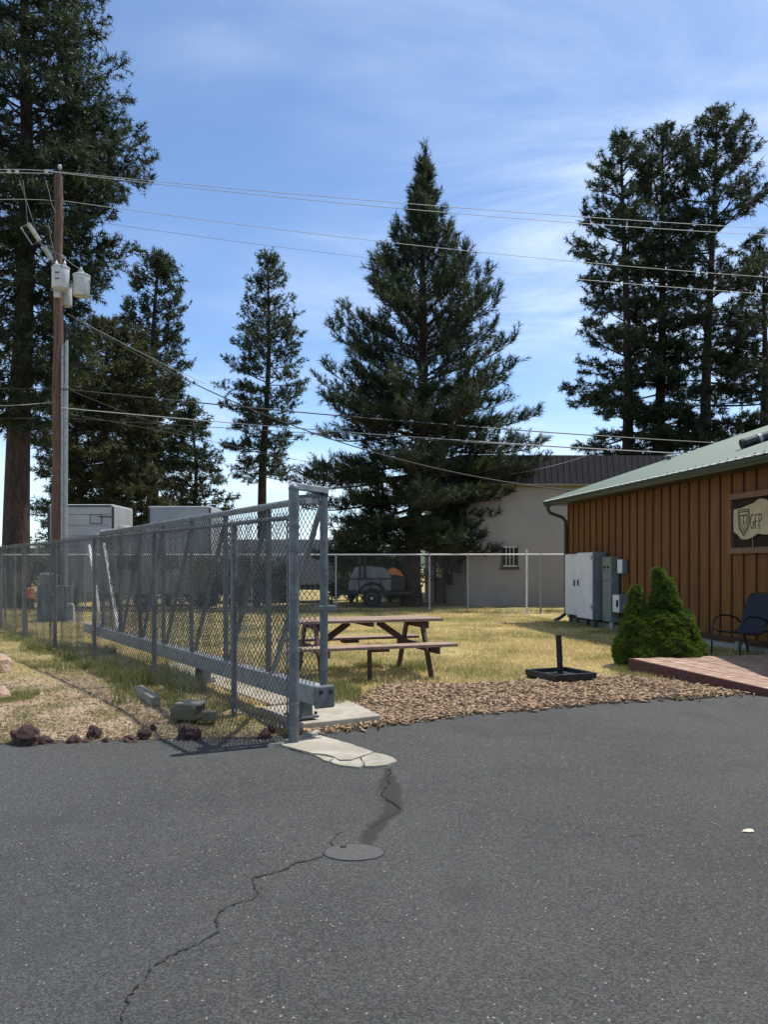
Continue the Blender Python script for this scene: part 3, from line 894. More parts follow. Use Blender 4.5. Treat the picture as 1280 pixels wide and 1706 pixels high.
for zb in (0.52, 0.92, 1.35, 1.75):
    MB().lathe(gp(0.03, 0.02, zb), [(0.0385, 0), (0.0385, 0.025)], 14).build('band', GALV, ep)
MB().lathe(gp(0.03, 0.02, 2.04), [(0.04, 0), (0.04, 0.03), (0.02, 0.05)], 12).build('post_cap', BLACKM, ep)
MB().box(gp(0.02, 0.035, 1.06), (0.17, 0.05, 0.05), math.atan2(GP.y, GP.x)).build('latch_fork', GALV, gate, bevel=0.006)
MB().box(gp(0.10, -0.03, 2.03), (0.12, 0.13, 0.11), math.atan2(GD.y, GD.x)).build('guide_box', GALV_L, gate, bevel=0.01)
ups = [1.15 * k for k in range(1, 8)]
for s in ups:
    MB().beam(gp(s, 0, BZ1 + 0.002), gp(s, 0, ZT - 0.035), 0.045, 0.045, up=GP).build('upright', GALV, gate, bevel=0.004)
prev = 0.03
for k, s in enumerate(ups[:6]):
    MB().beam(gp(s - 0.06, 0.028, BZ1 + 0.015), gp(prev + 0.05, 0.028, ZT - 0.04), 0.04, 0.04, up=GP).build('diagonal_brace', GALV_L if k == 0 else GALV, gate, bevel=0.004)
    prev = s
for s in (6.9, 8.05):
    MB().beam(gp(s + 0.02, -0.03, BZ1 + 0.02), gp(s + 0.95, -0.03, 1.83), 0.045, 0.045, up=GP).build('tail_brace', PIPE_W, gate, bevel=0.004)  # galvanised steel, its lit brightness painted in as white
chain_link('chain_link_mesh', gp(0.08, -0.035, 0), GD, 8.1, BZ1 - 0.02, ZT + 0.01, gate, WIRE, r=0.0036, seed=3)
# roller carriages bolted to the pad
for k, (s, lab) in enumerate(((0.55, 'short steel roller support under the near end of the sliding gate'), (3.2, 'short steel roller support halfway along under the sliding gate'))):
    rs = thing('roller_support', lab, 'gate roller', gp(s, 0.03, 0.018), 'roller supports under the sliding gate')
    MB().box(gp(s, 0.06, 0.032), (0.30, 0.22, 0.018), math.atan2(GD.y, GD.x)).build('base_plate', GALV, rs)
    for ds in (-0.10, 0.10):
        MB().box(gp(s + ds, 0.06, 0.12), (0.05, 0.11, 0.158), math.atan2(GD.y, GD.x)).build('bracket', GALV, rs)
        MB().lathe(gp(s + ds * 0.3, 0.06, 0.16), [(0.04, -0.03), (0.04, 0.03)], 14, axis=GP).build('roller', BLACKM, rs)
        MB().lathe(gp(s + ds * 1.25, 0.15, 0.055), [(0.014, 0), (0.014, 0.022)], 6).build('anchor_bolt', BLACKM, rs)

# ================================================================== BACK FENCE
BA, BB = Vector((-15.0, 25.0, 0)), Vector((9.5, 23.85, 0))
BD = (BB - BA).normalized(); BL = (BB - BA).length; BPn = Vector((BD.y, -BD.x, 0))
bf = thing('chain_link_fence', 'low galvanised chain link fence along the back of the lawn before the white building', 'fence', BA.lerp(BB, 0.5))
BH = 1.82


def bs_at(u):                                             # distance along the back fence seen at photo column u
    k = (u - 640) / FPX
    return (k * BA.y - BA.x) / (BD.x - k * BD.y)


for u in (-110, 25, 142, 300, 420, 560, 716, 780, 901, 1010):
    p = BA + BD * bs_at(u)
    po = MB().tube([p + Vector((0, 0, -.1)), p + Vector((0, 0, BH - 0.01))], 0.028 if u != 780 else 0.02, 8).build('post', GALV_L, bf, smooth=True)
    MB().lathe(p + Vector((0, 0, BH - 0.03)), [(0.033, 0), (0.033, 0.03), (0.015, 0.065)], 8).build('post_cap', GALV_L, po)
MB().tube([BA + Vector((0, 0, BH)), BB + Vector((0, 0, BH))], 0.022, 8).build('top_rail', PIPE_W, bf, smooth=True)
chain_link('chain_link_mesh', BA - BPn * 0.025, BD, BL, 0.03, BH + 0.03, bf, WIRE, pitch=0.046, r=0.0036, seed=4)
p = BA + BD * bs_at(877) + BPn * 0.12
pp = MB().tube([p + Vector((0, 0, -.1)), p + Vector((0, 0, 1.98))], 0.03, 8).build('pipe_post', PIPE_W, smooth=True)
tag(pp, 'thin white pipe standing upright just in front of the back fence', 'pipe')


# ================================================================== GREEN-ROOFED BUILDING
W0 = Vector((4.81, 20.2, 0)); WD = Vector((0.1755, -0.9845, 0)).normalized(); WN = Vector((-0.9845, -0.1755, 0)).normalized()
WANG = math.atan2(WD.y, WD.x)


def wp(t, out, z): return W0 + WD * t + WN * out + Vector((0, 0, z))


def wall_t(u):
    k = (u - 640) / FPX
    return (k * W0.y - W0.x) / (WD.x - k * WD.y)


hall = thing('wooden_building', 'long orange brown board and batten building with a green metal roof', 'building', wp(8, 0, 0))
WL = 19.0; WID = 13.6; EZ = 3.02
MB().prism([wp(0, -.02, 0)[:2], wp(WL, -.02, 0)[:2], wp(WL, -WID, 0)[:2], wp(0, -WID, 0)[:2]], -0.35, 0.14).build('foundation', FOUND, hall)
MB().prism([wp(.01, -.032, 0)[:2], wp(WL - .01, -.032, 0)[:2], wp(WL - .01, -WID + .03, 0)[:2], wp(.01, -WID + .03, 0)[:2]], 0.142, EZ + .1).build('wall', GAP, hall)
SPC = 0.329
nb = int(WL / SPC)
bme = None; tme = None
for k in range(nb):
    c = wp((k + 0.5) * SPC, -0.015, (0.12 + EZ + 0.06) / 2)
    if bme is None:
        o = MB().box(c, (SPC - 0.02, 0.028, EZ - 0.06), WANG).build('board', SIDING, hall)
        me = o.data; off = Vector(c) - hall.location
        for v_ in me.vertices: v_.co -= off
        o.location = off; bme = me
    else:
        o = bpy.data.objects.new('board', bme); COL.objects.link(o); o.parent = hall; o.location = Vector(c) - hall.location
for k in range(nb + 1):
    c = wp(k * SPC + (0.02 if k == 0 else 0), 0.010, (0.125 + EZ + 0.05) / 2)
    if tme is None:
        o = MB().box(c, (0.036, 0.022, EZ - 0.08), WANG).build('batten', BATTEN, hall)
        off = Vector(c) - hall.location
        for v_ in o.data.vertices: v_.co -= off
        o.location = off; tme = o.data
    else:
        o = bpy.data.objects.new('batten', tme); COL.objects.link(o); o.parent = hall; o.location = Vector(c) - hall.location
MB().beam(wp(0, 0.012, 0.17), wp(WL, 0.012, 0.17), 0.02, 0.10).build('skirt_board', BATTEN, hall)
# far gable wall
MB().prism([wp(-0.012, 0, 0)[:2], wp(-0.012, -WID, 0)[:2], wp(0.008, -WID, 0)[:2], wp(0.008, -0.01, 0)[:2]], 0.15, EZ + .05).build('gable_wall', SIDING, hall)
# roof: ribbed metal panels, each a part
OV, GOV, SL = 0.46, 0.30, 0.333
ridge_out = -WID / 2


def roof_z(out): return EZ + 0.16 + SL * (OV - out)


PW = 0.92
npan = int((WL + 2 * GOV) / PW) + 1
RIB = [(0.0, 0.03), (0.05, 0.03), (0.075, 0.004), (0.205, 0.004), (0.22, 0.012), (0.245, 0.012), (0.26, 0.004)]
prof = []
for k in range(4):
    prof += [(x * 0.88 + k * 0.2288, z) for x, z in RIB]
prof.append((0.915, 0.004))
pan_me = None
roofp = bpy.data.objects.new('roof', None); COL.objects.link(roofp); roofp.parent = hall; roofp.location = wp(0, 0, EZ) - hall.location
for side in (0, 1):
    for k in range(npan):
        t0 = -GOV + k * PW
        o_e, o_r = (OV + 0.05, ridge_out + 0.01) if side == 0 else (-WID - OV - 0.05, ridge_out - 0.01)
        vs, fs = [], []
        for x, z in prof:
            for oo in (o_e, o_r):
                zz_ = roof_z(oo) if side == 0 else roof_z(-WID - oo)
                vs.append(wp(t0 + x, oo, zz_ + z)); vs.append(wp(t0 + x, oo, zz_ + z - 0.005))
        for i in range(len(prof) - 1):
            a = 4 * i
            fs += [(a, a + 4, a + 6, a + 2), (a + 1, a + 3, a + 7, a + 5), (a, a + 1, a + 5, a + 4), (a + 2, a + 6, a + 7, a + 3)]
        MB().add(vs, fs).build('roof_panel', ROOF, roofp)
MB().beam(wp(-GOV, ridge_out, roof_z(ridge_out) + .05), wp(WL + GOV, ridge_out, roof_z(ridge_out) + .05), 0.36, 0.03).build('ridge_cap', ROOF, roofp)
for out0, out1 in ((OV + 0.04, ridge_out), (-WID - OV - .04, ridge_out)):
    z0, z1 = roof_z(max(out0, -WID - out0)), roof_z(ridge_out)
    MB().beam(wp(-GOV + .01, out0, z0 - 0.10), wp(-GOV + .01, out1, z1 - 0.10), 0.03, 0.18).build('rake_board', GUTTER, roofp)
MB().add([wp(-0.005, 0, EZ), wp(-0.005, -WID, EZ), wp(-0.005, ridge_out, roof_z(ridge_out) - .06), wp(0.03, 0, EZ), wp(0.03, -WID, EZ), wp(0.03, ridge_out, roof_z(ridge_out) - .06)],
         [(0, 1, 2), (5, 4, 3), (0, 3, 4, 1), (1, 4, 5, 2), (2, 5, 3, 0)]).build('gable_end', SIDING, hall)
MB().prism([wp(-GOV + .02, OV - .02, 0)[:2], wp(WL + GOV, OV - .02, 0)[:2], wp(WL + GOV, -.02, 0)[:2], wp(-GOV + .02, -.02, 0)[:2]], EZ + 0.012, EZ + 0.03).build('soffit', GUTTER, hall)
MB().beam(wp(-GOV + .02, OV - .008, EZ + .075), wp(WL + GOV, OV - .008, EZ + .075), 0.02, 0.15).build('fascia_board', GUTTER, hall)
cme = None  # added translucent pieces that catch the sun and brighten the eave edge
for k in range(int((WL + 2 * GOV) / 0.2288) - 1):
    c = wp(-GOV + 0.145 + k * 0.2288 + (k // 4) * 0.005, OV + 0.082, roof_z(OV + .082) + 0.004)
    if cme is None:
        o = MB().box(c, (0.15, 0.07, 0.012), WANG).build('eave_highlight_strip', EAVE_HI, roofp)
        off = c - parent_origin(roofp)
        for v_ in o.data.vertices: v_.co -= off
        o.location = off; cme = o.data
    else:
        o = bpy.data.objects.new('eave_highlight_strip', cme); COL.objects.link(o); o.parent = roofp; o.location = c - parent_origin(roofp)
# gutter: K profile swept along the eave
gprof = [(0.0, 0.0), (0.06, 0.0), (0.075, 0.03), (0.10, 0.06), (0.105, 0.105), (0.12, 0.115), (0.12, 0.125), (0.10, 0.125), (0.095, 0.11), (0.085, 0.04), (0.06, 0.012), (0.0, 0.012)]
vs, fs = [], []
for tt in (-GOV - 0.02, WL + GOV):
    for x, z in gprof: vs.append(wp(tt, OV + 0.004 + x, EZ - 0.01 + z))
k = len(gprof)
for i in range(k): fs.append((i, (i + 1) % k, k + (i + 1) % k, k + i))
fs += [tuple(range(k)), tuple(range(2 * k - 1, k - 1, -1))]
gut = MB().add(vs, fs).build('gutter', GUTTER, hall)
# downspout with elbows at the far corner
dpts = [wp(-0.10, OV + .06, EZ + .0), wp(-0.10, OV + .06, EZ - .10), wp(-0.09, OV - .0, EZ - .19), wp(-0.02, 0.16, EZ - .30), wp(0.0, 0.075, EZ - .40), wp(0.0, 0.07, EZ - .6), wp(0.0, 0.07, 0.28), wp(0.0, 0.09, 0.20), wp(-0.02, 0.22, 0.10), wp(-0.04, 0.36, 0.045)]
ds = MB().tube(dpts, 0.045, 10).build('downspout', DSPOUT, hall, smooth=True)
for zb in (0.6, 1.5, 2.3): MB().lathe(wp(0, 0.07, zb), [(0.05, 0), (0.05, .03)], 10).build('strap', DSPOUT, ds)


def on_roof(u, v):
    """where the ray through a photo pixel meets the near roof slope"""
    o_ = Vector((0, 0, HCAM)); d = at(u, v, 1.0) - o_
    # plane: z = EZ+.16+SL*(OV-out), out = (P-W0).WN
    a = d.z + SL * d.dot(WN); b = EZ + 0.16 + SL * OV - SL * (o_ - W0).dot(WN) - o_.z
    return o_ + d * (b / a)


# black pipe lying on the roof, flashing patch and small vent
pa, pb = on_roof(1238, 750), on_roof(1300, 730)
up_ = Vector((0, 0, 0.11))
rp = MB().tube([pa + up_, pb + up_], 0.09, 14).build('roof_pipe', BLACKP, smooth=True)
tag(rp, 'black pipe lying across the green metal roof above the sign', 'pipe')
MB().lathe(on_roof(1266, 741) + up_, [(0.098, -0.03), (0.098, 0.03)], 14, axis=(pb - pa).normalized()).build('strap', GALV_L, rp)
MB().lathe(pa + up_, [(0.095, -0.03), (0.1, 0.03)], 14, axis=(pb - pa).normalized()).build('end_collar', BLACKM, rp)
v0 = on_roof(1115, 768)
rv = thing('roof_vent', 'small flat vent on the far end of the green roof', 'vent', v0)
MB().lathe(v0, [(0.05, -0.05), (0.05, 0.10)], 10).build('stem', ROOF, rv)
MB().lathe(v0, [(0.05, 0.10), (0.13, 0.10), (0.12, 0.13), (0.03, 0.16)], 14).build('hood', GALV_L, rv)

# electrical cabinets on the wall
def wbox(name, t0, t1, d0, d1, z0, z1, m, parent=None, bevel=0.006):
    return MB().box(wp((t0 + t1) / 2, (d0 + d1) / 2, (z0 + z1) / 2), (t1 - t0, d1 - d0, z1 - z0), WANG).build(name, m, parent, bevel=bevel)


cb = thing('electrical_cabinet', 'pale grey electrical cabinet at the far corner beside the downspout', 'electrical cabinet', wp(0.5, 0.2, 0.1))
wbox('body', 0.30, 1.10, 0.03, 0.20, 0.22, 1.76, CABIN_D, cb)
wbox('door', 0.31, 1.09, 0.203, 0.225, 0.235, 1.745, CABIN, cb)
wbox('handle', 0.88, 0.92, 0.226, 0.25, 0.95, 1.10, BLACKM, cb, 0)
wbox('leg', 0.4, 0.47, 0.08, 0.16, -0.1, 0.218, GALV, cb, 0); wbox('leg', 0.8, 0.87, 0.08, 0.16, -0.1, 0.218, GALV, cb, 0)
cb = thing('electrical_cabinet', 'larger pale grey electrical cabinet left of the meter panel', 'electrical cabinet', wp(1.8, 0.2, 0.1))
wbox('body', 1.38, 2.24, 0.03, 0.36, 0.20, 1.78, CABIN_D, cb)
wbox('door', 1.39, 2.23, 0.363, 0.385, 0.215, 1.765, CABIN, cb)
wbox('handle', 1.46, 1.50, 0.386, 0.41, 0.98, 1.12, BLACKM, cb, 0)
for zz_ in (0.45, 1.6): wbox('hinge', 2.18, 2.225, 0.386, 0.396, zz_, zz_ + .1, CABIN_D, cb, 0)
wbox('leg', 1.5, 1.57, 0.12, 0.22, -0.1, 0.198, GALV, cb, 0); wbox('leg', 1.9, 1.97, 0.12, 0.22, -0.1, 0.198, GALV, cb, 0)
cb = thing('meter_panel', 'narrow green grey meter panel between the large cabinet and small boxes', 'meter panel', wp(2.7, 0.15, 0.1))
wbox('body', 2.42, 2.86, 0.03, 0.20, 0.18, 1.66, CABIN_D, cb)
wbox('upper_door', 2.43, 2.85, 0.203, 0.225, 1.13, 1.64, CABIN_G, cb); wbox('lower_door', 2.43, 2.85, 0.203, 0.223, 0.20, 1.10, CABIN_G, cb)
for tt in (2.54, 2.72): MB().lathe(wp(tt, 0.225, 1.42), [(0.03, 0), (0.03, 0.02), (0.015, 0.025)], 10, axis=WN).build('meter', BLACKM, cb)
MB().tube([wp(2.72, 0.13, -.1), wp(2.72, 0.13, 0.178)], 0.06, 12).build('conduit', GALV_L, cb, smooth=True)
cb = thing('junction_box', 'small grey junction box high beside the meter panel', 'junction box', wp(3.2, .08, 1.2))
wbox('body', 3.00, 3.24, 0.025, 0.14, 1.28, 1.60, CABIN_D, cb); wbox('cover', 3.01, 3.23, 0.142, 0.155, 1.29, 1.59, CABIN, cb)
MB().tube([wp(3.12, 0.08, 0.83), wp(3.12, 0.08, 1.278)], 0.012, 8).build('conduit', GALV, cb)
cb = thing('junction_box', 'grey disconnect box with pale cover low beside the meter panel', 'junction box', wp(3.2, .08, .6))
wbox('body', 2.98, 3.30, 0.025, 0.24, 0.42, 0.82, CABIN_D, cb); wbox('cover', 2.99, 3.29, 0.242, 0.256, 0.43, 0.81, CABIN, cb)
wbox('switch_handle', 3.22, 3.26, 0.258, 0.29, 0.55, 0.70, BLACKM, cb, 0)

# hanging slab sign in a timber frame
TS = wall_t(1222)
sg = thing('wall_sign', 'wooden wall sign with a shield emblem and dark letters in a timber frame', 'sign', wp(TS + 1, 0.05, 2.1))
SW = 2.1; zt, zb = 2.62, 1.70
MB().beam(wp(TS, 0.065, zt), wp(TS + SW, 0.065, zt), 0.08, 0.10).build('frame_board', SIGN_FR, sg, bevel=0.004)
MB().beam(wp(TS, 0.065, zb), wp(TS + SW, 0.065, zb), 0.08, 0.10).build('frame_board', SIGN_FR, sg, bevel=0.004)
for tt in (TS + 0.04, TS + SW - 0.04):
    MB().beam(wp(tt, 0.063, zb + .052), wp(tt, 0.063, zt - .052), 0.075, 0.075, up=WD).build('frame_board', SIGN_FR, sg, bevel=0.004)
wbox('backing', TS + .08, TS + SW - .08, 0.024, 0.034, zb + .052, zt - .052, GAP, sg, 0)
ol = []
top = [(0.16, 2.40), (0.35, 2.41), (0.55, 2.45), (0.68, 2.47), (0.82, 2.53), (0.95, 2.52), (1.05, 2.47), (1.3, 2.50), (1.6, 2.46), (1.92, 2.42)]
bot = [(1.95, 2.1), (1.9, 1.95), (1.6, 1.90), (1.35, 1.93), (1.1, 1.94), (0.9, 1.95), (0.78, 1.97), (0.66, 1.92), (0.52, 1.88), (0.36, 1.89), (0.28, 1.96), (0.16, 2.02), (0.15, 2.2)]
ol = top + bot
vs = [wp(TS + a, 0.065, z) for a, z in ol] + [wp(TS + a, 0.10, z) for a, z in ol]
k = len(ol)
sl = MB().add(vs, [tuple(range(k)), tuple(range(k, 2 * k))] + [(i, (i + 1) % k, k + (i + 1) % k, k + i) for i in range(k)]).build('slab', SIGN_SL, sg)
for tt in (0.62, 1.15): MB().tube([wp(TS + tt, 0.07, zb + .05), wp(TS + tt, 0.07, 1.93)], 0.006, 6).build('hanger', GALV_L, sg)


def flat_stroke(mb, pts, w):
    pts = [(fx_(a), z) for a, z in pts]
    for (a, z), (a2, z2) in zip(pts[:-1], pts[1:]):
        d = Vector((a2 - a, z2 - z)); L_ = d.length; d /= L_; nn = Vector((-d.y, d.x)) * w / 2; e = d * w * 0.45
        q4 = [(a - e.x + nn.x, z - e.y + nn.y), (a - e.x - nn.x, z - e.y - nn.y), (a2 + e.x - nn.x, z2 + e.y - nn.y), (a2 + e.x + nn.x, z2 + e.y + nn.y)]
        vs = [wp(TS + x, 0.1005, y_) for x, y_ in q4] + [wp(TS + x, 0.1035, y_) for x, y_ in q4]
        mb.add(vs, [(0, 1, 2, 3), (7, 6, 5, 4), (0, 4, 5, 1), (1, 5, 6, 2), (2, 6, 7, 3), (3, 7, 4, 0)])
    return mb


def shield(x0, x1, z1, z0, shoulder):
    cxm = (x0 + x1) / 2
    return [(x0, z1), (x1, z1), (x1, shoulder), (x1 - (x1 - x0) * .12, shoulder - (shoulder - z0) * .5), (cxm, z0), (x0 + (x1 - x0) * .12, shoulder - (shoulder - z0) * .5), (x0, shoulder), (x0, z1)]


fx_ = lambda a: 0.29 + (a - 0.30) * 0.68            # emblem, then letters, at their widths on the slab
em = MB()
flat_stroke(em, shield(0.30, 0.72, 2.38, 1.945, 2.17), 0.016)
flat_stroke(em, [(0.345, 2.345), (0.675, 2.345)], 0.02)
flat_stroke(em, [(0.345, 2.33), (0.345, 2.17), (0.385, 2.07), (0.51, 1.985), (0.635, 2.07), (0.675, 2.17), (0.675, 2.33)], 0.012)
flat_stroke(em, [(0.395, 2.29), (0.48, 2.29), (0.48, 2.275)], 0.018); flat_stroke(em, [(0.54, 2.275), (0.54, 2.29), (0.63, 2.29)], 0.018)
flat_stroke(em, [(0.40, 2.28), (0.40, 2.16), (0.51, 2.03), (0.62, 2.16), (0.62, 2.28)], 0.012)
flat_stroke(em, [(0.51, 2.285), (0.51, 2.19), (0.485, 2.165), (0.51, 2.13), (0.535, 2.165), (0.51, 2.19)], 0.012)
em.build('shield_emblem', INK, sl)
arc = lambda cx_, cz_, rx, rz_, a0, a1, k=10: [(cx_ + rx * math.cos(R(a0 + (a1 - a0) * i / k)), cz_ + rz_ * math.sin(R(a0 + (a1 - a0) * i / k))) for i in range(k + 1)]
LW = 0.017
fx_ = lambda a: 0.607 + (a - 0.765) * 0.545
let = [arc(0.85, 2.17, 0.085, 0.115, 50, 320) + [(0.93, 2.16), (0.86, 2.16)],                                  # G
       [(0.99, 2.05), (0.99, 2.28), (1.10, 2.28)], [(0.99, 2.17), (1.08, 2.17)],                                # F
       [(1.16, 2.05), (1.16, 2.28)] + arc(1.21, 2.225, 0.065, 0.055, 90, -90) + [(1.16, 2.17)]]                 # P
for nm, grp in (('letter_g', let[0:1]), ('letter_f', let[1:3]), ('letter_p', let[3:4])):
    mb = MB()
    for st in grp: flat_stroke(mb, st, LW)
    mb.build(nm, INK, sl)

# ================================================================== PATIO CHAIR
chc = Vector((5.66, 12.2, 0.0))
ch = thing('patio_chair', 'black metal patio chair with a dark blue sling seat by the wooden wall', 'chair', chc)
cang = R(20)                                            # the chair looks to the left


def cp(x, y_, z): return chc + Matrix.Rotation(cang, 3, 'Z') @ Vector((x, y_, z))


for s_ in (-0.29, 0.29):
    fr = [cp(-0.36, s_, 0.0), cp(-0.345, s_, 0.30), cp(-0.33, s_, 0.50), cp(-0.28, s_, 0.61), cp(-0.18, s_, 0.655), cp(0.0, s_, 0.65), cp(0.16, s_, 0.60), cp(0.26, s_, 0.50), cp(0.33, s_, 0.3), cp(0.40, s_, 0.0)]
    MB().tube(fr, 0.0145, 10).build('arm_and_leg', BLACKM, ch, smooth=True)
    br = [cp(-0.27, s_ * .86, 0.40), cp(0.0, s_ * .86, 0.375), cp(0.14, s_ * .86, 0.40), cp(0.20, s_ * .86, 0.5), cp(0.36, s_ * .86, 0.93), cp(0.40, s_ * .80, 0.995)]
    MB().tube(br, 0.013, 10).build('seat_rail', BLACKM, ch, smooth=True)
for a, b in (((-0.335, -0.29, 0.44), (-0.335, 0.29, 0.44)), ((0.40, -0.23, 0.995), (0.40, 0.23, 0.995)), ((0.29, -0.29, 0.42), (0.29, 0.29, 0.42))):
    m_ = (Vector(a) + Vector(b)) / 2 + Vector((0, 0, -0.02 if a[0] < 0.4 else 0.012))
    MB().tube([cp(*a), cp(*(Vector(a).lerp(m_, .6))), cp(*m_), cp(*(Vector(b).lerp(m_, .6))), cp(*b)], 0.012, 8).build('crossbar', BLACKM, ch, smooth=True)
sp_ = [(-0.28, 0.405), (-0.1, 0.38), (0.04, 0.375), (0.13, 0.40), (0.19, 0.50), (0.27, 0.72), (0.355, 0.94), (0.39, 0.985)]
vs, fs = [], []
for x, z in sp_:
    for s_ in (-0.235, 0.235): vs += [cp(x, s_, z), cp(x + 0.004, s_, z - 0.006)]
for i in range(len(sp_) - 1):
    a = 4 * i
    fs += [(a, a + 2, a + 6, a + 4), (a + 1, a + 5, a + 7, a + 3), (a, a + 4, a + 5, a + 1), (a + 2, a + 3, a + 7, a + 6)]
MB().add(vs, fs).build('sling', SLING, ch)
# glass jars / pipes at the wall foot behind the chair
for k, (u, lab) in enumerate(((1236, 'short pale pipe stub at the foundation behind the patio chair'), (1250, 'second pale pipe stub at the foundation behind the patio chair'))):
    t_ = wall_t(u + 6); b_ = wp(t_, 0.14, 0)
    o = MB().tube([b_ + Vector((0, 0, -.1)), b_ + Vector((0, 0, 0.12)), b_ + Vector((0, 0, 0.17))], [0.045, 0.045, 0.05], 12).build('pipe_stub', GALV_L, smooth=True)
    tag(o, lab, 'pipe')

# ================================================================== WOODEN RAMP
A = RA.copy(); Bq = Vector((6.2, 11.17, 0)); down = RDIR * 2.6; RZ0, RZ1 = 0.186, -0.072
ramp = thing('wooden_ramp', 'low red brown wooden ramp sloping down to the asphalt at the right', 'ramp', A + Vector((1.4, -0.4, 0)))
npk = 19
for k in range(npk):
    f0, f1 = k / npk, (k + 1) / npk - 0.0045
    e0, e1 = rng.uniform(-0.012, 0.012), rng.uniform(-0.02, 0.02)
    a, b = A.lerp(Bq, f0), A.lerp(Bq, f1)
    dn = down.normalized()
    q4 = [a + dn * e0, b + dn * e0, b + down + dn * e1, a + down + dn * e1]
    zj = rng.uniform(-0.003, 0.003)
    zs = [RZ0, RZ0, RZ1, RZ1]
    vs = [(p.x, p.y, z + zj) for p, z in zip(q4, zs)] + [(p.x, p.y, z - 0.036 + zj) for p, z in zip(q4, zs)]
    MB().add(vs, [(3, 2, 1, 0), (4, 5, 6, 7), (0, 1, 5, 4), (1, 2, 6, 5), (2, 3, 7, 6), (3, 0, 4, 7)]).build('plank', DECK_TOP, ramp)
for P0 in (A - (Bq - A).normalized() * 0.041, Bq + (Bq - A).normalized() * 0.006):
    sidev = (Bq - A).normalized() * 0.036
    q = [P0 - down.normalized() * 0.03, P0 + down * 0.95]
    vs = []
    for s_ in (Vector((0, 0, 0)), sidev):
        vs += [q[0] + s_ + Vector((0, 0, -0.07)), q[0] + s_ + Vector((0, 0, RZ0 + 0.004)), q[1] + s_ + Vector((0, 0, RZ1 + .018)), q[1] + s_ + Vector((0, 0, -0.12))]
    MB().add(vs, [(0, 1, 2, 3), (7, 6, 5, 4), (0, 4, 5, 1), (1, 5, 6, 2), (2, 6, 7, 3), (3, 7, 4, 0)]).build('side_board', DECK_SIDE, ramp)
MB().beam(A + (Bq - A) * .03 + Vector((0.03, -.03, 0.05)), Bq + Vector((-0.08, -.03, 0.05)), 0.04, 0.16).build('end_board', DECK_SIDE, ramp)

# ================================================================== UMBRELLA BASE
uc = gnd(934, 1130)
ub = thing('umbrella_base', 'square black parasol base with a short post standing at the mulch edge', 'umbrella base', uc)
ua = R(24)


def up_p(x, y_, z): return uc + Matrix.Rotation(ua, 3, 'Z') @ Vector((x, y_, z))


MB().box(up_p(0, 0, 0.025), (0.62, 0.62, 0.04), ua).build('tray', BLACKP, ub, bevel=0.012)
for x, y_, sx_, sy_ in ((0, -.305, .64, .03), (0, .305, .64, .03), (-.305, 0, .03, .58), (.305, 0, .03, .58)):
    MB().box(up_p(x, y_, 0.06), (sx_, sy_, 0.075), ua).build('rim', BLACKP, ub, bevel=0.006)
MB().box(up_p(0, 0, 0.055), (0.18, 0.18, 0.018), ua).build('socket_plate', BLACKM, ub)
MB().tube([up_p(0, 0, 0.06), up_p(-0.03, 0, 0.56)], 0.037, 14).build('post', BLACKM, ub, smooth=True)
MB().tube([up_p(-.013, 0, 0.27), up_p(-.0145, 0, 0.295)], 0.041, 14).build('collar', BLACKM, ub)
MB().lathe(up_p(-.02, -.04, 0.41), [(0.012, 0), (0.012, 0.03)], 8, axis=(0, -1, 0)).build('knob', BLACKM, ub)

# ================================================================== PICNIC TABLE
tc_ = Vector((-0.27, 10.15, 0)); ta = R(20)
pt = thing('picnic_table', 'weathered red brown wooden picnic table on the lawn behind the gate', 'picnic table', tc_)
MT = Matrix.Rotation(ta, 3, 'Z')


def tp_(x, y_, z): return tc_ + MT @ Vector((x, y_, z))


def tbeam(name, a, b, w, h, m=TABLE_LEG, up=(0, 0, 1)):
    return MB().beam(tp_(*a), tp_(*b), w, h, up=MT @ Vector(up)).build(name, m, pt, bevel=0.004)


for k in range(5):
    y_ = (k - 2) * 0.147
    sag = rng.uniform(-.003, .003)
    tbeam('table_plank', (-1.0 + rng.uniform(-.015, .015), y_, 0.735 + sag), (1.0 + rng.uniform(-.015, .015), y_, 0.735 + sag), 0.139, 0.036, TABLE_TOP)
for s_ in (-1, 1):
    for k in (0, 1):
        y_ = s_ * (0.56 + k * 0.147)
        tbeam('seat_plank', (-1.0, y_, 0.44), (1.0, y_, 0.44), 0.139, 0.036, TABLE_TOP)
for x in (-0.72, 0.72):
    for s_ in (-1, 1):
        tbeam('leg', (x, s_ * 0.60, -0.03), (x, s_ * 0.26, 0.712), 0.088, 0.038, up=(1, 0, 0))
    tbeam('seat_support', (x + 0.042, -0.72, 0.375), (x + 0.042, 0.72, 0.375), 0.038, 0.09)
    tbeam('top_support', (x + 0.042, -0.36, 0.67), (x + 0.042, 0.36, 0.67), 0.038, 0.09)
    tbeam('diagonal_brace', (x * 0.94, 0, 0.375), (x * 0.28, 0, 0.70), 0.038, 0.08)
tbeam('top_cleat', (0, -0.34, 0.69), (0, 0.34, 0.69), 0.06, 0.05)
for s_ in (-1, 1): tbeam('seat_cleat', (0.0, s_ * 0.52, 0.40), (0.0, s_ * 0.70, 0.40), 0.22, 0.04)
MB().tube([tp_(-0.12, -0.60, -.03), tp_(-0.12, -0.60, 0.42)], 0.03, 10).build('prop_post', TABLE_LEG, pt)


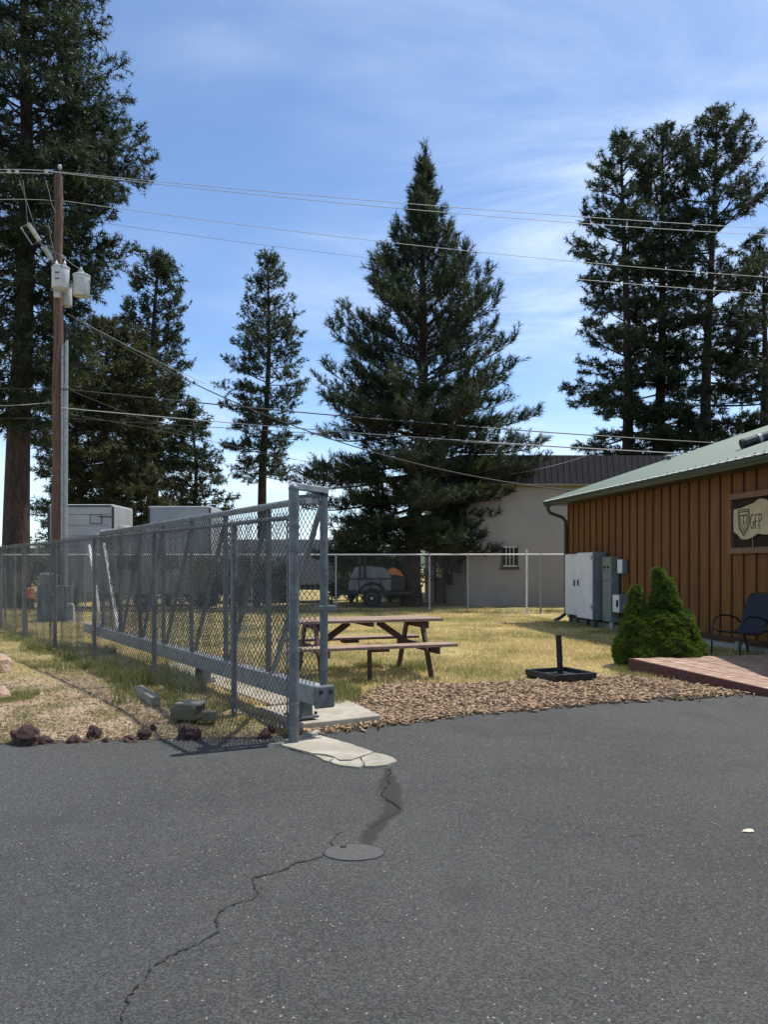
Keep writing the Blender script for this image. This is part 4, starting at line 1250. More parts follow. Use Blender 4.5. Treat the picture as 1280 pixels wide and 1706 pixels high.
# ================================================================== ROCKS AND TIMBERS
def rock(name, label, cat, c, size, m, seed, group=None, rough=0.28, sub=3):
    bm = bmesh.new()
    bmesh.ops.create_icosphere(bm, subdivisions=sub, radius=1.0)
    of = Vector((seed * 7.13, seed * 3.7, seed * 1.9))
    for v in bm.verts:
        p = v.co.copy()
        d = 1 + rough * mnoise.noise(p * 1.3 + of) + rough * 0.6 * mnoise.noise(p * 3.1 + of) + rough * 0.4 * mnoise.noise(p * 7 + of)
        if rough > 0.3: d -= 0.12 * max(0, mnoise.noise(p * 5.5 - of))
        p *= d
        v.co = Vector((p.x * size[0], p.y * size[1], max(p.z, -0.55) * size[2]))
    me = bpy.data.meshes.new(name); bm.to_mesh(me); bm.free()
    me.materials.append(m)
    o = bpy.data.objects.new(name, me); COL.objects.link(o)
    o.location = (c[0], c[1], c[2] + size[2] * 0.42)
    o.rotation_euler = (0, 0, seed * 1.3)
    return tag(o, label, cat, group)


GR = 'lava rocks along the asphalt edge'
rocks = [((26, 1238), 0.135, 0.10, 0.105, 'largest red brown lava rock at the left end of the asphalt edge'),
         ((62, 1234), 0.06, 0.06, 0.05, 'knobbly lava rock touching the right side of the largest one'),
         ((85, 1231), 0.032, 0.03, 0.02, 'small flat lava rock between the large one and the next rock'),
         ((118, 1230), 0.050, 0.045, 0.052, 'upright lava rock third from the left in the row'),
         ((141, 1228), 0.030, 0.03, 0.028, 'small dark lava rock in front of the blocky upright rock'),
         ((155, 1222), 0.062, 0.05, 0.065, 'blocky upright lava rock at the middle of the row'),
         ((174, 1227), 0.032, 0.03, 0.030, 'small lava rock just right of the blocky upright rock'),
         ((215, 1225), 0.080, 0.05, 0.036, 'long low lava rock left of the rounded one'),
         ((240, 1221), 0.060, 0.05, 0.060, 'rounded lava rock between the long low one and the black one'),
         ((254, 1213), 0.025, 0.03, 0.030, 'small lava rock tucked behind the rounded one'),
         ((300, 1233), 0.096, 0.08, 0.088, 'large nearly black lava rock at the right end of the row'),
         ((438, 1224), 0.06, 0.05, 0.06, 'dark lava rock in dry weeds near the gate post'),
         ((452, 1214), 0.04, 0.04, 0.05, 'small dark lava rock behind another close to the gate post')]
for k, ((u, v), sx_, sy_, sz_, lab) in enumerate(rocks):
    g = gnd(u, v, -0.03)
    y0 = max(g.y, float(edge_y(g.x)) - 0.02)
    sx_, sy_, sz_ = sx_ * 1.08, sy_ * 1.1, sz_ * 1.12
    rock('lava_rock', lab, 'rock', (g.x, y0 + sy_ * 0.5, float(ground_z(g.x, y0 + sy_ * 0.5))), (sx_, sy_, sz_), LAVA, k + 2, GR, 0.34)
g = gnd(-6, 1120); rock('sandstone_boulder', 'tan boulder at the left frame edge, the farther of two', 'rock', (g.x, g.y, -0.02), (0.15, 0.2, 0.20), SANDST, 31, None, 0.2)
g = gnd(-8, 1165); rock('sandstone_boulder', 'tan boulder at the left frame edge, the nearer of two', 'rock', (g.x, g.y, -0.02), (0.13, 0.15, 0.12), SANDST, 33, None, 0.2)

a, b = gnd(228, 1158), gnd(256, 1176)
o = MB().beam((a.x - .02, a.y + .12, 0.045), (b.x + .02, b.y, 0.045), 0.10, 0.10).build('landscape_timber', TIMBER, bevel=0.012)
tag(o, 'weathered grey timber offcut lying at the fence foot', 'timber')
b1 = gnd(307, 1199)
ang = R(-12)
o = MB().box((b1.x, b1.y + 0.13, 0.055), (0.26, 0.22, 0.13), ang).build('timber_block', TIMBER_D, bevel=0.014)
tag(o, 'dark mossy timber block under a pale plank by the fence', 'timber')
tag(MB().box((b1.x + 0.03, b1.y + 0.13, 0.136), (0.25, 0.20, 0.028), ang + .12).build('short_plank', TIMBER, bevel=0.006), 'short pale plank lying on the mossy timber block', 'plank')
b2 = gnd(347, 1199)
o = MB().box((b2.x, b2.y + 0.06, 0.03), (0.135, 0.12, 0.09), R(6)).build('timber_block', TIMBER_D, bevel=0.01)
tag(o, 'small dark timber block nearest to the fence post', 'timber')


# ================================================================== TREES
def norm(v): return v / np.maximum(np.linalg.norm(v, axis=-1, keepdims=True), 1e-9)


class Tubes:
    """limbs: many tapered 4-sided tubes in one mesh"""
    def __init__(s): s.V, s.T, s.n = [], [], 0

    def add(s, pts, rad, k=4):
        pts = np.asarray(pts, float); m = len(pts)
        t = norm(np.gradient(pts, axis=0))
        ref = np.where(np.abs(t[:, 2:3]) > 0.9, np.array([[1.0, 0, 0]]), np.array([[0, 0, 1.0]]))
        a = norm(np.cross(t, ref)); b = np.cross(t, a)
        an = 2 * np.pi * np.arange(k) / k
        ring = pts[:, None] + (a[:, None] * np.cos(an)[None, :, None] + b[:, None] * np.sin(an)[None, :, None]) * np.asarray(rad)[:, None, None]
        id_ = np.arange(m * k).reshape(m, k) + s.n
        x, y_ = id_[:-1], id_[1:]
        s.T.append(np.stack([x, np.roll(x, -1, 1), np.roll(y_, -1, 1), y_], -1).reshape(-1, 4))
        s.V.append(ring.reshape(-1, 3)); s.n += m * k


def pine(label, base, H, prof, tr, seed, name='pine_tree', lean=(0, 0), spacing=0.5, per=5, e_low=-8, e_top=55, rise=22, brush=0.34, nl=0.20, nw=0.010,
         needles=30, sub=0.30, gap=0.15, up=0.45, group=None, nm=None, sub_len=0.42, squash=1.0, dens=0.13, pom=False, irr=0.0, low_extra=0, twig_r=0.010, bark_scale=1.0):
    rg = np.random.default_rng(seed)
    tree = thing(name, label, 'tree', base, group)
    base = np.array(base, float)
    ph = np.array([p[0] for p in prof]); pr = np.array([p[1] for p in prof])

    def axis(z):
        f = np.asarray(z, float) / H
        wob = 0.12 * np.sin(f * 7 + seed) * np.minimum(1, f * 3)
        return np.stack([base[0] + lean[0] * f + wob, base[1] + lean[1] * f + 0.1 * np.cos(f * 6 + seed), base[2] + np.asarray(z, float)], -1)
    # trunk with root flare
    zs = np.concatenate([[-0.3, 0.0, 0.35], np.linspace(0.9, H * 0.985, 22)])
    rad = tr * (1 - 0.93 * np.clip(zs / H, 0, 1) ** 0.9) * np.where(zs < 0.4, 1.22, 1.0) + 0.012
    tb = Tubes(); tb.add(axis(zs), rad, 14)
    np_mesh('trunk', np.concatenate(tb.V), np.concatenate(tb.T), BARK, tree, smooth=True)
    lim = Tubes(); O, D, L = [], [], []
    zc = np.linspace(max(ph[0] - .7, 0.2), H - 0.02, 120); lim.add(axis(zc), np.full(120, 0.03), 4)
    z = ph[0]; k = 0
    while z < H - 0.25:
        nbr = per + rg.integers(-1, 2) + (low_extra if z < 0.42 * H else 0)
        a0 = rg.uniform(0, 6.28)
        for j in range(max(1, nbr)):
            zb = z + rg.uniform(-0.5, 0.5) * spacing * 0.8
            if zb > H - 0.2 or zb < ph[0] - .3: continue
            rmax = np.interp(zb, ph, pr)
            if rg.random() < gap: continue
            Lb = rmax * (rg.uniform(0.70, 1.15) if rg.random() > 0.3 else rg.uniform(0.4, 0.75)) * (1 + irr * math.sin(zb * 2.1 + a0))
            az = a0 + 6.283 * j / max(nbr, 1) + rg.uniform(-0.4, 0.4)
            f = (zb - ph[0]) / max(H - ph[0], 0.1)
            el = R(e_low + (e_top - e_low) * f ** 1.25 + rg.uniform(-9, 9))
            tg = math.tan(min(max(el + R(rise) * .5, 0.0), 1.4))
            for it_ in range(4): Lb = 0.4 * Lb + 0.6 * min(Lb, 1.08 * float(np.interp(zb + Lb * tg * 0.85, ph, pr)))
            Lb = min(Lb, max(0.0, H - zb) / max(math.tan(min(el + R(rise) * .55, 1.4)), 0.25))
            if Lb < 0.12: continue
            m = max(4, int(Lb / 0.45) + 2)
            tt = np.linspace(0, 1, m)
            els = el + R(rise) * (tt ** 1.5) + R(-10) * np.sin(tt * 3.14) * (1 - f)
            azs = az + np.cumsum(rg.normal(0, 0.07, m))
            st = np.stack([np.cos(azs) * np.cos(els), np.sin(azs) * np.cos(els) * squash, np.sin(els)], -1) * (Lb / (m - 1) / max(0.55, math.cos(el + R(rise) * .4)) * 0.96)
            p0 = axis(zb)
            pts = p0 + np.concatenate([[np.zeros(3)], np.cumsum(st[:-1], 0)])
            lr = (0.012 + 0.011 * Lb) * bark_scale
            lim.add(pts, lr * (1 - 0.8 * tt), 5)
            # side shoots
            Ltot = np.linalg.norm(np.diff(pts, axis=0), axis=1).sum()
            s = Ltot * rg.uniform(0.22, 0.34) if Lb > 0.8 else 0.1
            side = 1
            while s < Ltot:
                fr = s / Ltot
                i = min(int(fr * (m - 1)), m - 2); w = fr * (m - 1) - i
                P = pts[i] * (1 - w) + pts[i + 1] * w
                dr = norm(pts[i + 1] - pts[i])
                lat = np.array([-dr[1], dr[0], 0.0]) * side
                lat = norm(lat[None])[0]
                l2 = (0.16 + sub_len * Lb * (1.08 - fr) * rg.uniform(0.35, 1.0)) * (0.8 + 0.4 * rg.random())
                l2 = min(l2, 1.7)
                d2 = norm((dr * rg.uniform(0.5, 1.0) + lat * rg.uniform(0.5, 1.1) + np.array([0, 0, rg.uniform(-0.15, 0.5)]))[None])[0]
                nq = max(2, int(l2 / dens))
                end = P + d2 * l2 + np.array([0, 0, up * 0.25 * l2])
                lim.add(np.stack([P, (P + end) / 2 - np.array([0, 0, 0.03 * l2]), end]), [twig_r * 1.2, twig_r * 0.8, twig_r * 0.5], 3)
                for q_ in range(nq):
                    g_ = (q_ + rg.uniform(0.4, 1.0)) / nq
                    if pom: g_ = 1.02 - 0.62 * rg.random() ** 1.7
                    B = P + (end - P) * g_
                    if pom: B = B + rg.normal(0, 0.07, 3)
                    dd = d2 * rg.uniform(0.5, 1.0) + np.array([0, 0, up * rg.uniform(0.3, 1.3)]) + rg.normal(0, 0.38, 3)
                    O.append(B); D.append(dd); L.append(brush * rg.uniform(0.65, 1.15))
                s += sub * rg.uniform(0.6, 1.4); side = -side
            # leader tip of the branch
            dt = norm((pts[-1] - pts[-2])[None])[0]
            for q_ in range(3):
                O.append(pts[-1] - dt * rg.uniform(0, 0.25)); D.append(dt + np.array([0, 0, up * 0.9]) + rg.normal(0, 0.3, 3)); L.append(brush * rg.uniform(0.8, 1.3))
        z += spacing * rg.uniform(0.75, 1.25); k += 1
    for q_ in range(14):                                  # candles round the leader
        zt_ = H - rg.uniform(0, 0.9)
        O.append(axis(zt_)); D.append(np.array([rg.normal(0, .25), rg.normal(0, .25), 1.0])); L.append(brush * 1.3)
    np_mesh('limbs', np.concatenate(lim.V), np.concatenate(lim.T), LIMB, tree)['kind'] = 'stuff'
    O, D, L = np.array(O), norm(np.array(D)), np.array(L)
    nB = len(O)
    M = needles
    t = rg.random((nB, M)); th = rg.uniform(R(18), R(88 if pom else 62), (nB, M)); ph_ = rg.uniform(0, 2 * np.pi, (nB, M))
    ref = np.where(np.abs(D[:, 2:3]) > 0.9, np.array([[1.0, 0, 0]]), np.array([[0, 0, 1.0]]))
    a = norm(np.cross(D, ref)); b = np.cross(D, a)
    rad_ = a[:, None] * np.cos(ph_)[..., None] + b[:, None] * np.sin(ph_)[..., None]
    nd = D[:, None] * np.cos(th)[..., None] + rad_ * np.sin(th)[..., None]
    nd[..., 2] -= 0.10
    P = O[:, None] + D[:, None] * (t * L[:, None])[..., None]
    ln = nl * rg.uniform(0.65, 1.15, (nB, M))
    wd = norm(np.cross(nd, rg.normal(0, 1, (nB, M, 3)))) * nw
    V = np.stack([P + wd, P - wd, P + nd * ln[..., None]], 2).reshape(-1, 3)
    T = np.arange(len(V)).reshape(-1, 3)
    np_mesh('crown', V, T, nm or NEEDLE, tree)
    return nB * M


NT = 0
# main pine in the middle
NT += pine('full conical pine in the middle standing before the white building', (at(686, 1010, 28).x, 28.0, 0), 16.3,
           [(2.0, 3.3), (2.5, 3.9), (3.2, 4.2), (4.6, 4.4), (6.3, 4.3), (7.8, 3.8), (9.8, 3.3), (11.2, 2.6), (12.2, 2.2), (12.7, 1.2), (13.6, 0.85), (14.3, 0.7), (15.4, 0.4), (16.4, 0.1)],
           0.33, 11, lean=(0.6, 0), spacing=0.42, per=6, e_low=-12, e_top=74, rise=24, brush=0.40, nl=0.245, nw=0.0125, needles=28, sub=0.17, gap=0.09, up=0.8, dens=0.125, irr=0.2, low_extra=3, sub_len=0.42)
# tall pine at the left frame edge
NT += pine('huge tall pine at the left frame edge with a thick bare trunk', (at(22, 1013, 27).x, 27.2, 0), 27.0,
           [(6.6, 1.7), (8.0, 2.6), (10.0, 2.3), (12, 3.2), (14, 3.7), (16.0, 4.0), (18, 3.4), (20, 2.9), (22, 2.6), (24.5, 2.0), (27.0, 0.3)],
           0.50, 23, lean=(0.45, 0), spacing=0.50, per=7, e_low=-24, e_top=50, rise=20, brush=0.42, nl=0.24, nw=0.019, needles=22, sub=0.20, gap=0.04, up=0.15, pom=True, irr=0.15, sub_len=0.46)
# the group behind the trailers at the left
NT += pine('broad olive green pine crowding the utility pole behind the trailers', (at(172, 1000, 34).x, 34.5, 0), 12.2,
           [(3.2, 1.8), (4.5, 2.7), (6.0, 3.3), (8.0, 3.5), (9.5, 3.1), (11.0, 2.2), (12.2, 0.8)],
           0.30, 31, spacing=0.42, per=7, e_low=-16, e_top=35, rise=20, brush=0.42, nl=0.24, nw=0.024, needles=18, sub=0.19, gap=0.04, up=0.3, pom=True, irr=0.15, nm=NEEDLE_O, group='pines behind the trailers')
NT += pine('tall narrow pine rising above the olive one behind the trailers', (at(245, 991, 40).x, 40.0, 0), 17.4,
           [(5.5, 2.4), (7.5, 2.4), (9.5, 2.2), (11.5, 1.9), (13.5, 1.7), (15.5, 1.4), (16.6, 0.9), (17.4, 0.4)],
           0.40, 37, lean=(0.6, 0), spacing=0.48, per=6, e_low=-12, e_top=40, rise=20, brush=0.44, nl=0.27, nw=0.028, needles=17, sub=0.22, gap=0.08, up=0.3, pom=True, irr=0.15, group='pines behind the trailers')
NT += pine('small pine at the right side of the group behind the trailers', (at(322, 994, 37.5).x, 37.5, 0), 9.2,
           [(2.2, 1.6), (3.5, 2.0), (5.0, 1.7), (6.5, 1.3), (8.0, 0.8), (9.2, 0.2)],
           0.20, 41, spacing=0.46, per=5, e_low=-10, e_top=40, rise=20, brush=0.42, nl=0.26, nw=0.026, needles=17, sub=0.22, gap=0.1, up=0.3, pom=True, irr=0.15, group='pines behind the trailers')
NT += pine('dark pine low behind the broad olive pine at the left', (at(130, 990, 43).x, 43.0, 0), 12.5,
           [(1.8, 2.6), (4, 3.1), (6, 3.1), (8, 2.7), (10, 2.0), (12.5, 0.4)],
           0.30, 43, spacing=0.55, per=6, e_low=-12, e_top=40, rise=18, brush=0.46, nl=0.24, nw=0.027, needles=14, sub=0.28, gap=0.08, up=0.25, pom=True, irr=0.15, group='pines behind the trailers')
NT += pine('dark pine between the broad olive pine and the tall narrow one', (at(212, 990, 44).x, 44.0, 0), 11.5,
           [(2.0, 2.4), (4, 2.9), (6, 2.9), (8, 2.5), (10, 1.7), (11.5, 0.4)],
           0.28, 47, spacing=0.55, per=6, e_low=-12, e_top=40, rise=18, brush=0.46, nl=0.24, nw=0.027, needles=14, sub=0.28, gap=0.08, up=0.25, pom=True, irr=0.15, group='pines behind the trailers')
# lone slim pine
NT += pine('lone slim pine with a bare lower trunk between the two groups', (at(437, 986, 45).x, 45.0, 0), 19.4,
           [(6.6, 1.9), (7.6, 2.3), (9.5, 2.5), (12, 2.6), (14.2, 2.6), (15.0, 1.7), (16.2, 1.4), (17.6, 1.15), (18.6, 0.7), (19.4, 0.2)],
           0.34, 53, lean=(0.35, 0), spacing=0.50, per=5, e_low=-10, e_top=38, rise=22, brush=0.46, nl=0.25, nw=0.024, needles=18, sub=0.22, gap=0.08, up=0.4, pom=True, irr=0.15, nm=NEEDLE_B)
# tall group at the right
RG = 'tall pines behind the brown fascia building'
for lab, u, H_, pr_, sd_, ln_ in (
        ('leftmost of the tall pines at the right with long open limbs', 1054, 26.6, [(5.0, 3.2), (8.0, 3.4), (10, 3.7), (12, 3.2), (13.5, 4.2), (15.2, 4.7), (16.4, 3.0), (18.5, 3.6), (20.5, 4.0), (21.6, 2.2), (23.5, 2.8), (25.2, 1.5), (26.6, 0.7)], 61, -0.4),
        ('middle one of the tall pines at the right with a forked double stem', 1103, 27.3, [(5.0, 3.4), (7.0, 3.5), (10, 3.5), (13, 3.1), (16, 3.3), (19, 3.0), (22, 2.8), (24.5, 2.4), (26.0, 1.6), (27.2, 0.7)], 67, 0.5),
        ('tallest pine at the right edge of the frame', 1176, 28.1, [(5.5, 3.8), (7.5, 4.0), (10, 4.2), (13, 4.2), (16, 4.1), (19, 4.0), (22, 3.6), (24.5, 3.0), (26.6, 1.9), (28.1, 0.7)], 71, 0.8),
        ('pine cut off by the right frame edge behind the green roof', 1290, 20.5, [(6, 3.4), (9, 3.8), (12, 3.6), (15, 3.1), (18, 2.2), (20.5, 0.5)], 73, 0.2)):
    NT += pine(lab, (at(u, 985, 45).x, 45.0 + (sd_ % 5) * 0.5, 0), H_, pr_, 0.46, sd_, lean=(ln_, 0), spacing=0.66, per=5, e_low=-14, e_top=42, rise=24, brush=0.44, nl=0.29, nw=0.026, needles=17,
               sub=0.33, gap=0.25, up=0.3, dens=0.085, pom=True, irr=0.15, group=RG, sub_len=0.42, bark_scale=1.3)


# ---- dwarf spruce beside the ramp
def lobed_shrub(name, label, base, lobes, npts, size, seed, m, m_in, cat='shrub'):
    rg = np.random.default_rng(seed)
    t = thing(name, label, cat, base)
    base = np.array(base, float)
    C = np.array([l_[0] for l_ in lobes]) + base; Rr = np.array([l_[1] for l_ in lobes])
    area = (Rr.prod(1)) ** (2 / 3); cnt = (npts * area / area.sum()).astype(int)
    Ps, Ns = [], []
    for c_, r_, k_ in zip(C, Rr, cnt):
        d = norm(rg.normal(0, 1, (k_, 3))); d = d[d[:, 2] > -0.75]
        bumpy = 1 + 0.10 * np.sin(d[:, 0] * 9 + c_[0] * 5) * np.cos(d[:, 2] * 8) + 0.05 * np.sin(d[:, 1] * 17 + d[:, 2] * 13)
        P = c_ + d * r_ * bumpy[:, None]; Nn_ = norm(d / r_)
        ins = np.zeros(len(P), bool)
        for c2, r2 in zip(C, Rr):
            if c2 is c_: continue
            ins |= (((P - c2) / (r2 * 0.93)) ** 2).sum(1) < 1
        k3 = (~ins) & (P[:, 2] > base[2] + 0.01)
        Ps.append(P[k3]); Ns.append(Nn_[k3])
    P, Nn_ = np.concatenate(Ps), np.concatenate(Ns)
    M = 7
    nd = norm(Nn_[:, None] + rg.normal(0, 0.55, (len(P), M, 3)) + np.array([0, 0, 0.25]))
    ln = size * rg.uniform(0.5, 1.2, (len(P), M))
    wd = norm(np.cross(nd, rg.normal(0, 1, (len(P), M, 3)))) * size * 0.15
    B = P[:, None] - Nn_[:, None] * size * 0.35
    V = np.stack([B + wd, B - wd, B + nd * ln[..., None]], 2).reshape(-1, 3)
    np_mesh('foliage', V, np.arange(len(V)).reshape(-1, 3), m, t)
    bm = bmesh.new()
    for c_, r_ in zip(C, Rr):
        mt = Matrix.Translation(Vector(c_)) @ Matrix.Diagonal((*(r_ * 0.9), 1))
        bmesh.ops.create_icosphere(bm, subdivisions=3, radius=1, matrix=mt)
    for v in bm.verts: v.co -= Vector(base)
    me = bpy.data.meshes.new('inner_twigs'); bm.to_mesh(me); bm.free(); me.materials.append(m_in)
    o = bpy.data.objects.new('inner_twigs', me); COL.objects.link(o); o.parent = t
    return t


sb = gnd(1098, 1110)
S_ = 1.0
lob = [((0.07, 0.0, 1.12), (0.15, 0.17, 0.17)), ((0.0, 0.02, 1.30), (0.10, 0.11, 0.12)), ((0.08, 0.0, 0.90), (0.22, 0.22, 0.19)), ((-0.31, 0.05, 0.98), (0.105, 0.12, 0.18)), ((-0.30, 0.05, 0.77), (0.16, 0.18, 0.18)),
       ((0.24, 0.0, 0.64), (0.25, 0.25, 0.19)), ((-0.29, 0.0, 0.56), (0.25, 0.26, 0.20)), ((-0.01, -0.13, 0.64), (0.24, 0.22, 0.17)), ((-0.36, 0.0, 0.25), (0.28, 0.30, 0.26)), ((0.42, 0.0, 0.23), (0.24, 0.26, 0.21)), ((0.06, -0.21, 0.28), (0.33, 0.28, 0.24)),
       ((0.36, 0.05, 0.46), (0.22, 0.23, 0.17)), ((-0.13, -0.21, 0.45), (0.21, 0.19, 0.16)), ((-0.48, -0.06, 0.15), (0.17, 0.2, 0.17)), ((0.24, -0.26, 0.16), (0.25, 0.22, 0.16)), ((-0.2, -0.28, 0.17), (0.26, 0.22, 0.17)), ((0.16, -0.16, 0.47), (0.19, 0.18, 0.15))]
lobed_shrub('dwarf_spruce', 'bright green dwarf conifer with two rounded tips beside the ramp', (sb.x, sb.y, 0), [(tuple(np.array(c_) * S_), tuple(np.array(r_) * S_)) for c_, r_ in lob], 26000, 0.042, 5, SPRIG, SPRIG_IN)


# ---- broadleaf bushes behind the back fence
def bush(name, label, base, rx, rz, npts, seed, m, leaf=0.07):
    rg = np.random.default_rng(seed)
    t = thing(name, label, 'bush', base); base = np.array(base, float)
    tb = Tubes()
    ends = []
    for k in range(16):
        a = rg.uniform(0, 6.28); e = base + np.array([math.cos(a) * rx * rg.uniform(.3, .8), math.sin(a) * rx * rg.uniform(.3, .8), rz * rg.uniform(0.6, 1.7)])
        tb.add(np.stack([base, base * .5 + e * .5 + rg.normal(0, .1, 3), e]), [0.03, 0.02, 0.008], 4); ends.append(e)
    np_mesh('stems', np.concatenate(tb.V), np.concatenate(tb.T), LIMB, t)
    cs = base + np.stack([rg.normal(0, rx * .45, 40), rg.normal(0, rx * .45, 40), rz * rg.uniform(.25, 1.75, 40)], -1)
    P = cs[rg.integers(0, 40, npts)] + rg.normal(0, rx * .17, (npts, 3))
    P = P[P[:, 2] > 0.05]; k_ = len(P)
    u_ = norm(rg.normal(0, 1, (k_, 3))); w_ = norm(np.cross(u_, rg.normal(0, 1, (k_, 3))))
    s_ = leaf * rg.uniform(.6, 1.2, (k_, 1))
    V = np.stack([P - u_ * s_, P + w_ * s_ * .5, P + u_ * s_, P - w_ * s_ * .5], 1).reshape(-1, 3)
    np_mesh('foliage', V, np.arange(len(V)).reshape(-1, 4), m, t)


bush('leafy_bush', 'leafy green bush behind the flatbed trailer, left of the big pine trunk', (at(585, 1000, 30.5).x, 30.5, 0), 1.15, 1.5, 7000, 81, LEAF)
bush('leafy_bush', 'leafy bush directly left of the big pine trunk behind the fence', (at(650, 1000, 31.5).x, 31.5, 0), 1.15, 1.35, 7000, 83, LEAF)
bush('leafy_bush', 'leafy bush showing between the gate end post and the flatbed trailer', (at(560, 1000, 33).x, 33.0, 0), 0.9, 1.4, 5000, 85, LEAF)
bush('leafy_bush', 'added dark filler bush behind the back fence before the white cargo trailer', (at(430, 1000, 27).x, 27.0, 0), 0.95, 0.95, 6000, 91, LEAF)  # added bush, stands in for the dim shade behind the mesh
bush('leafy_bush', 'added dark filler bush behind the back fence below the boxy trailer', (at(345, 1000, 26.6).x, 26.6, 0), 1.0, 0.95, 6000, 93, LEAF)  # second added bush, deepens the dark area seen through the mesh
bush('leafy_bush', 'distant green bush beside the thick pine trunk at the left', (at(60, 960, 60).x, 60, 0), 2.2, 1.3, 4000, 87, LEAF, 0.16)

# ================================================================== WHITE BUILDING BEHIND
wb = thing('white_building', 'pale painted block building with a dark brown ribbed metal fascia', 'building', (8, 30, 0))
cor = Vector((at(780, 1000, 28.4).x, 28.4)); lft = Vector((at(708, 1000, 32.6).x, 32.6)); rgt = Vector((22.0, 28.9))
bk1, bk2 = Vector((22.0, 44.0)), Vector((lft.x + 1.0, 44.0))
MB().prism([cor, rgt, bk1, bk2, lft], -0.2, 4.50).build('wall', STUCCO, wb)
MB().beam((cor.x - .1, cor.y - 0.05, 4.42), (rgt.x, rgt.y - 0.05, 4.42), 0.10, 0.16).build('cornice', STUCCO_T, wb)
# brown ribbed fascia along the front and the side
vs, fs = [], []
fl0 = Vector((cor.x - 0.35, cor.y - 0.45)); fl1 = Vector((rgt.x, rgt.y - 0.45))
Lf = (fl1 - fl0).length; fd = (fl1 - fl0) / Lf
pts2 = []
k = 0.0
while k < Lf:
    pts2 += [(k, 0), (k + 0.13, 0), (k + 0.15, 0.008), (k + 0.20, 0.008), (k + 0.22, 0.0)]
    k += 0.23
for s_, d_ in pts2:
    p = fl0 + fd * s_ + Vector((0, -d_))
    vs += [(p.x, p.y, 4.44), (p.x, p.y + 0.30, 5.52)]
for i in range(len(pts2) - 1): fs.append((2 * i, 2 * i + 2, 2 * i + 3, 2 * i + 1))
MB().add(vs, fs).build('ribbed_fascia', BROWNM, wb)
MB().prism([fl0, fl1, (fl1.x, 43), (fl0.x - 1.3, 43)], 4.40, 4.44).build('soffit', STUCCO_T, wb)
MB().prism([(fl0.x, fl0.y + .31), (fl1.x, fl1.y + .31), (fl1.x, 43), (fl0.x - 1.5, 43)], 5.40, 5.51).build('roof', BROWNM, wb)
MB().add([(fl0.x, fl0.y, 4.44), (fl0.x + .02, fl0.y + .3, 5.52), (lft.x - .4, lft.y, 4.44), (lft.x - .35, lft.y + .2, 5.52)], [(0, 1, 3, 2)]).build('side_fascia', BROWNM, wb)


def face_box(mbname, P, Q, s0, s1, z0, z1, out0, out1, m, parent):
    d = (Q - P).normalized(); nn = Vector((d.y, -d.x))
    c = P + d * (s0 + s1) / 2 + nn * (out0 + out1) / 2
    return MB().box((c.x, c.y, (z0 + z1) / 2), (s1 - s0, abs(out1 - out0), z1 - z0), math.atan2(d.y, d.x)).build(mbname, m, parent)


def face_s(P, Q, u):
    k = (u - 640) / FPX; d = (Q - P).normalized()
    return (k * P.y - P.x) / (d.x - k * d.y)


s0, s1 = face_s(cor, rgt, 836), face_s(cor, rgt, 863)
zz0, zz1 = at(0, 944, 28.4).z, at(0, 910, 28.4).z
w_ = face_box('window', cor, rgt, s0, s1, zz0, zz1, 0.002, 0.02, GLASS, wb)
for a, b in ((s0, s0 + .04), (s1 - .04, s1)): face_box('frame', cor, rgt, a, b, zz0, zz1, 0.022, 0.06, DOOR_D, w_)
for a, b in ((zz0, zz0 + .05), (zz1 - .05, zz1)): face_box('frame', cor, rgt, s0 + .04, s1 - .04, a, b, 0.022, 0.06, FRAME_W, w_)
for f_ in (0.27, 0.5, 0.73): face_box('mullion', cor, rgt, s0 + (s1 - s0) * f_ - .015, s0 + (s1 - s0) * f_ + .015, zz0 + .052, zz1 - .052, 0.022, 0.05, FRAME_W, w_)
for k in range(6):
    a = s0 - .05 + k * (s1 - s0 + .1) / 6
    face_box('brick', cor, rgt, a + .006, a + (s1 - s0 + .1) / 6 - .006, zz0 - .11, zz0 - .01, 0.0, 0.07, BRICK, w_)
d0, d1 = face_s(lft, cor, 727), face_s(lft, cor, 741)
dr = face_box('door', lft, cor, d0, d1, 0.02, 2.35, 0.004, 0.03, DOOR_D, wb)
for a, b in ((d0 - .1, d0), (d1, d1 + .1)): face_box('frame', lft, cor, a, b, 0.02, 2.42, 0.002, 0.07, DOOR_D, dr)
face_box('frame', lft, cor, d0, d1, 2.352, 2.45, 0.032, 0.07, DOOR_D, dr)
face_box('pane', lft, cor, d0 + .12, d1 - .12, 1.0, 2.1, 0.032, 0.04, GLASS, dr)
d0, d1 = face_s(lft, cor, 746), face_s(lft, cor, 754)
w_ = face_box('window', lft, cor, d0, d1, 0.85, 2.45, 0.004, 0.03, GLASS, wb)
for a, b in ((d0 - .06, d0 + .03), (d1 - .03, d1 + .06)): face_box('frame', lft, cor, a, b, 0.85, 2.45, 0.032, 0.07, DOOR_D, w_)
face_box('brick_sill', lft, cor, d0 - .1, d1 + .1, 0.74, 0.845, 0.0, 0.08, BRICK, w_)
MB().tube([(cor.x - .04, cor.y - .06, 0.0), (cor.x - .04, cor.y - .06, 4.38)], 0.03, 8).build('corner_pipe', STUCCO, wb)

# ================================================================== UTILITY POLE
PB = Vector((at(95, 1025, 23).x, 23.0, 0))
PT = Vector((at(97.5, 293, 23).x, 23.0, at(0, 293, 23).z))
pole = thing('utility_pole', 'brown wooden utility pole with transformers and conduits at the left', 'utility pole', PB)


def pz(v): return at(0, v, 23).z


def pc(z): return PB.lerp(PT, z / PT.z)


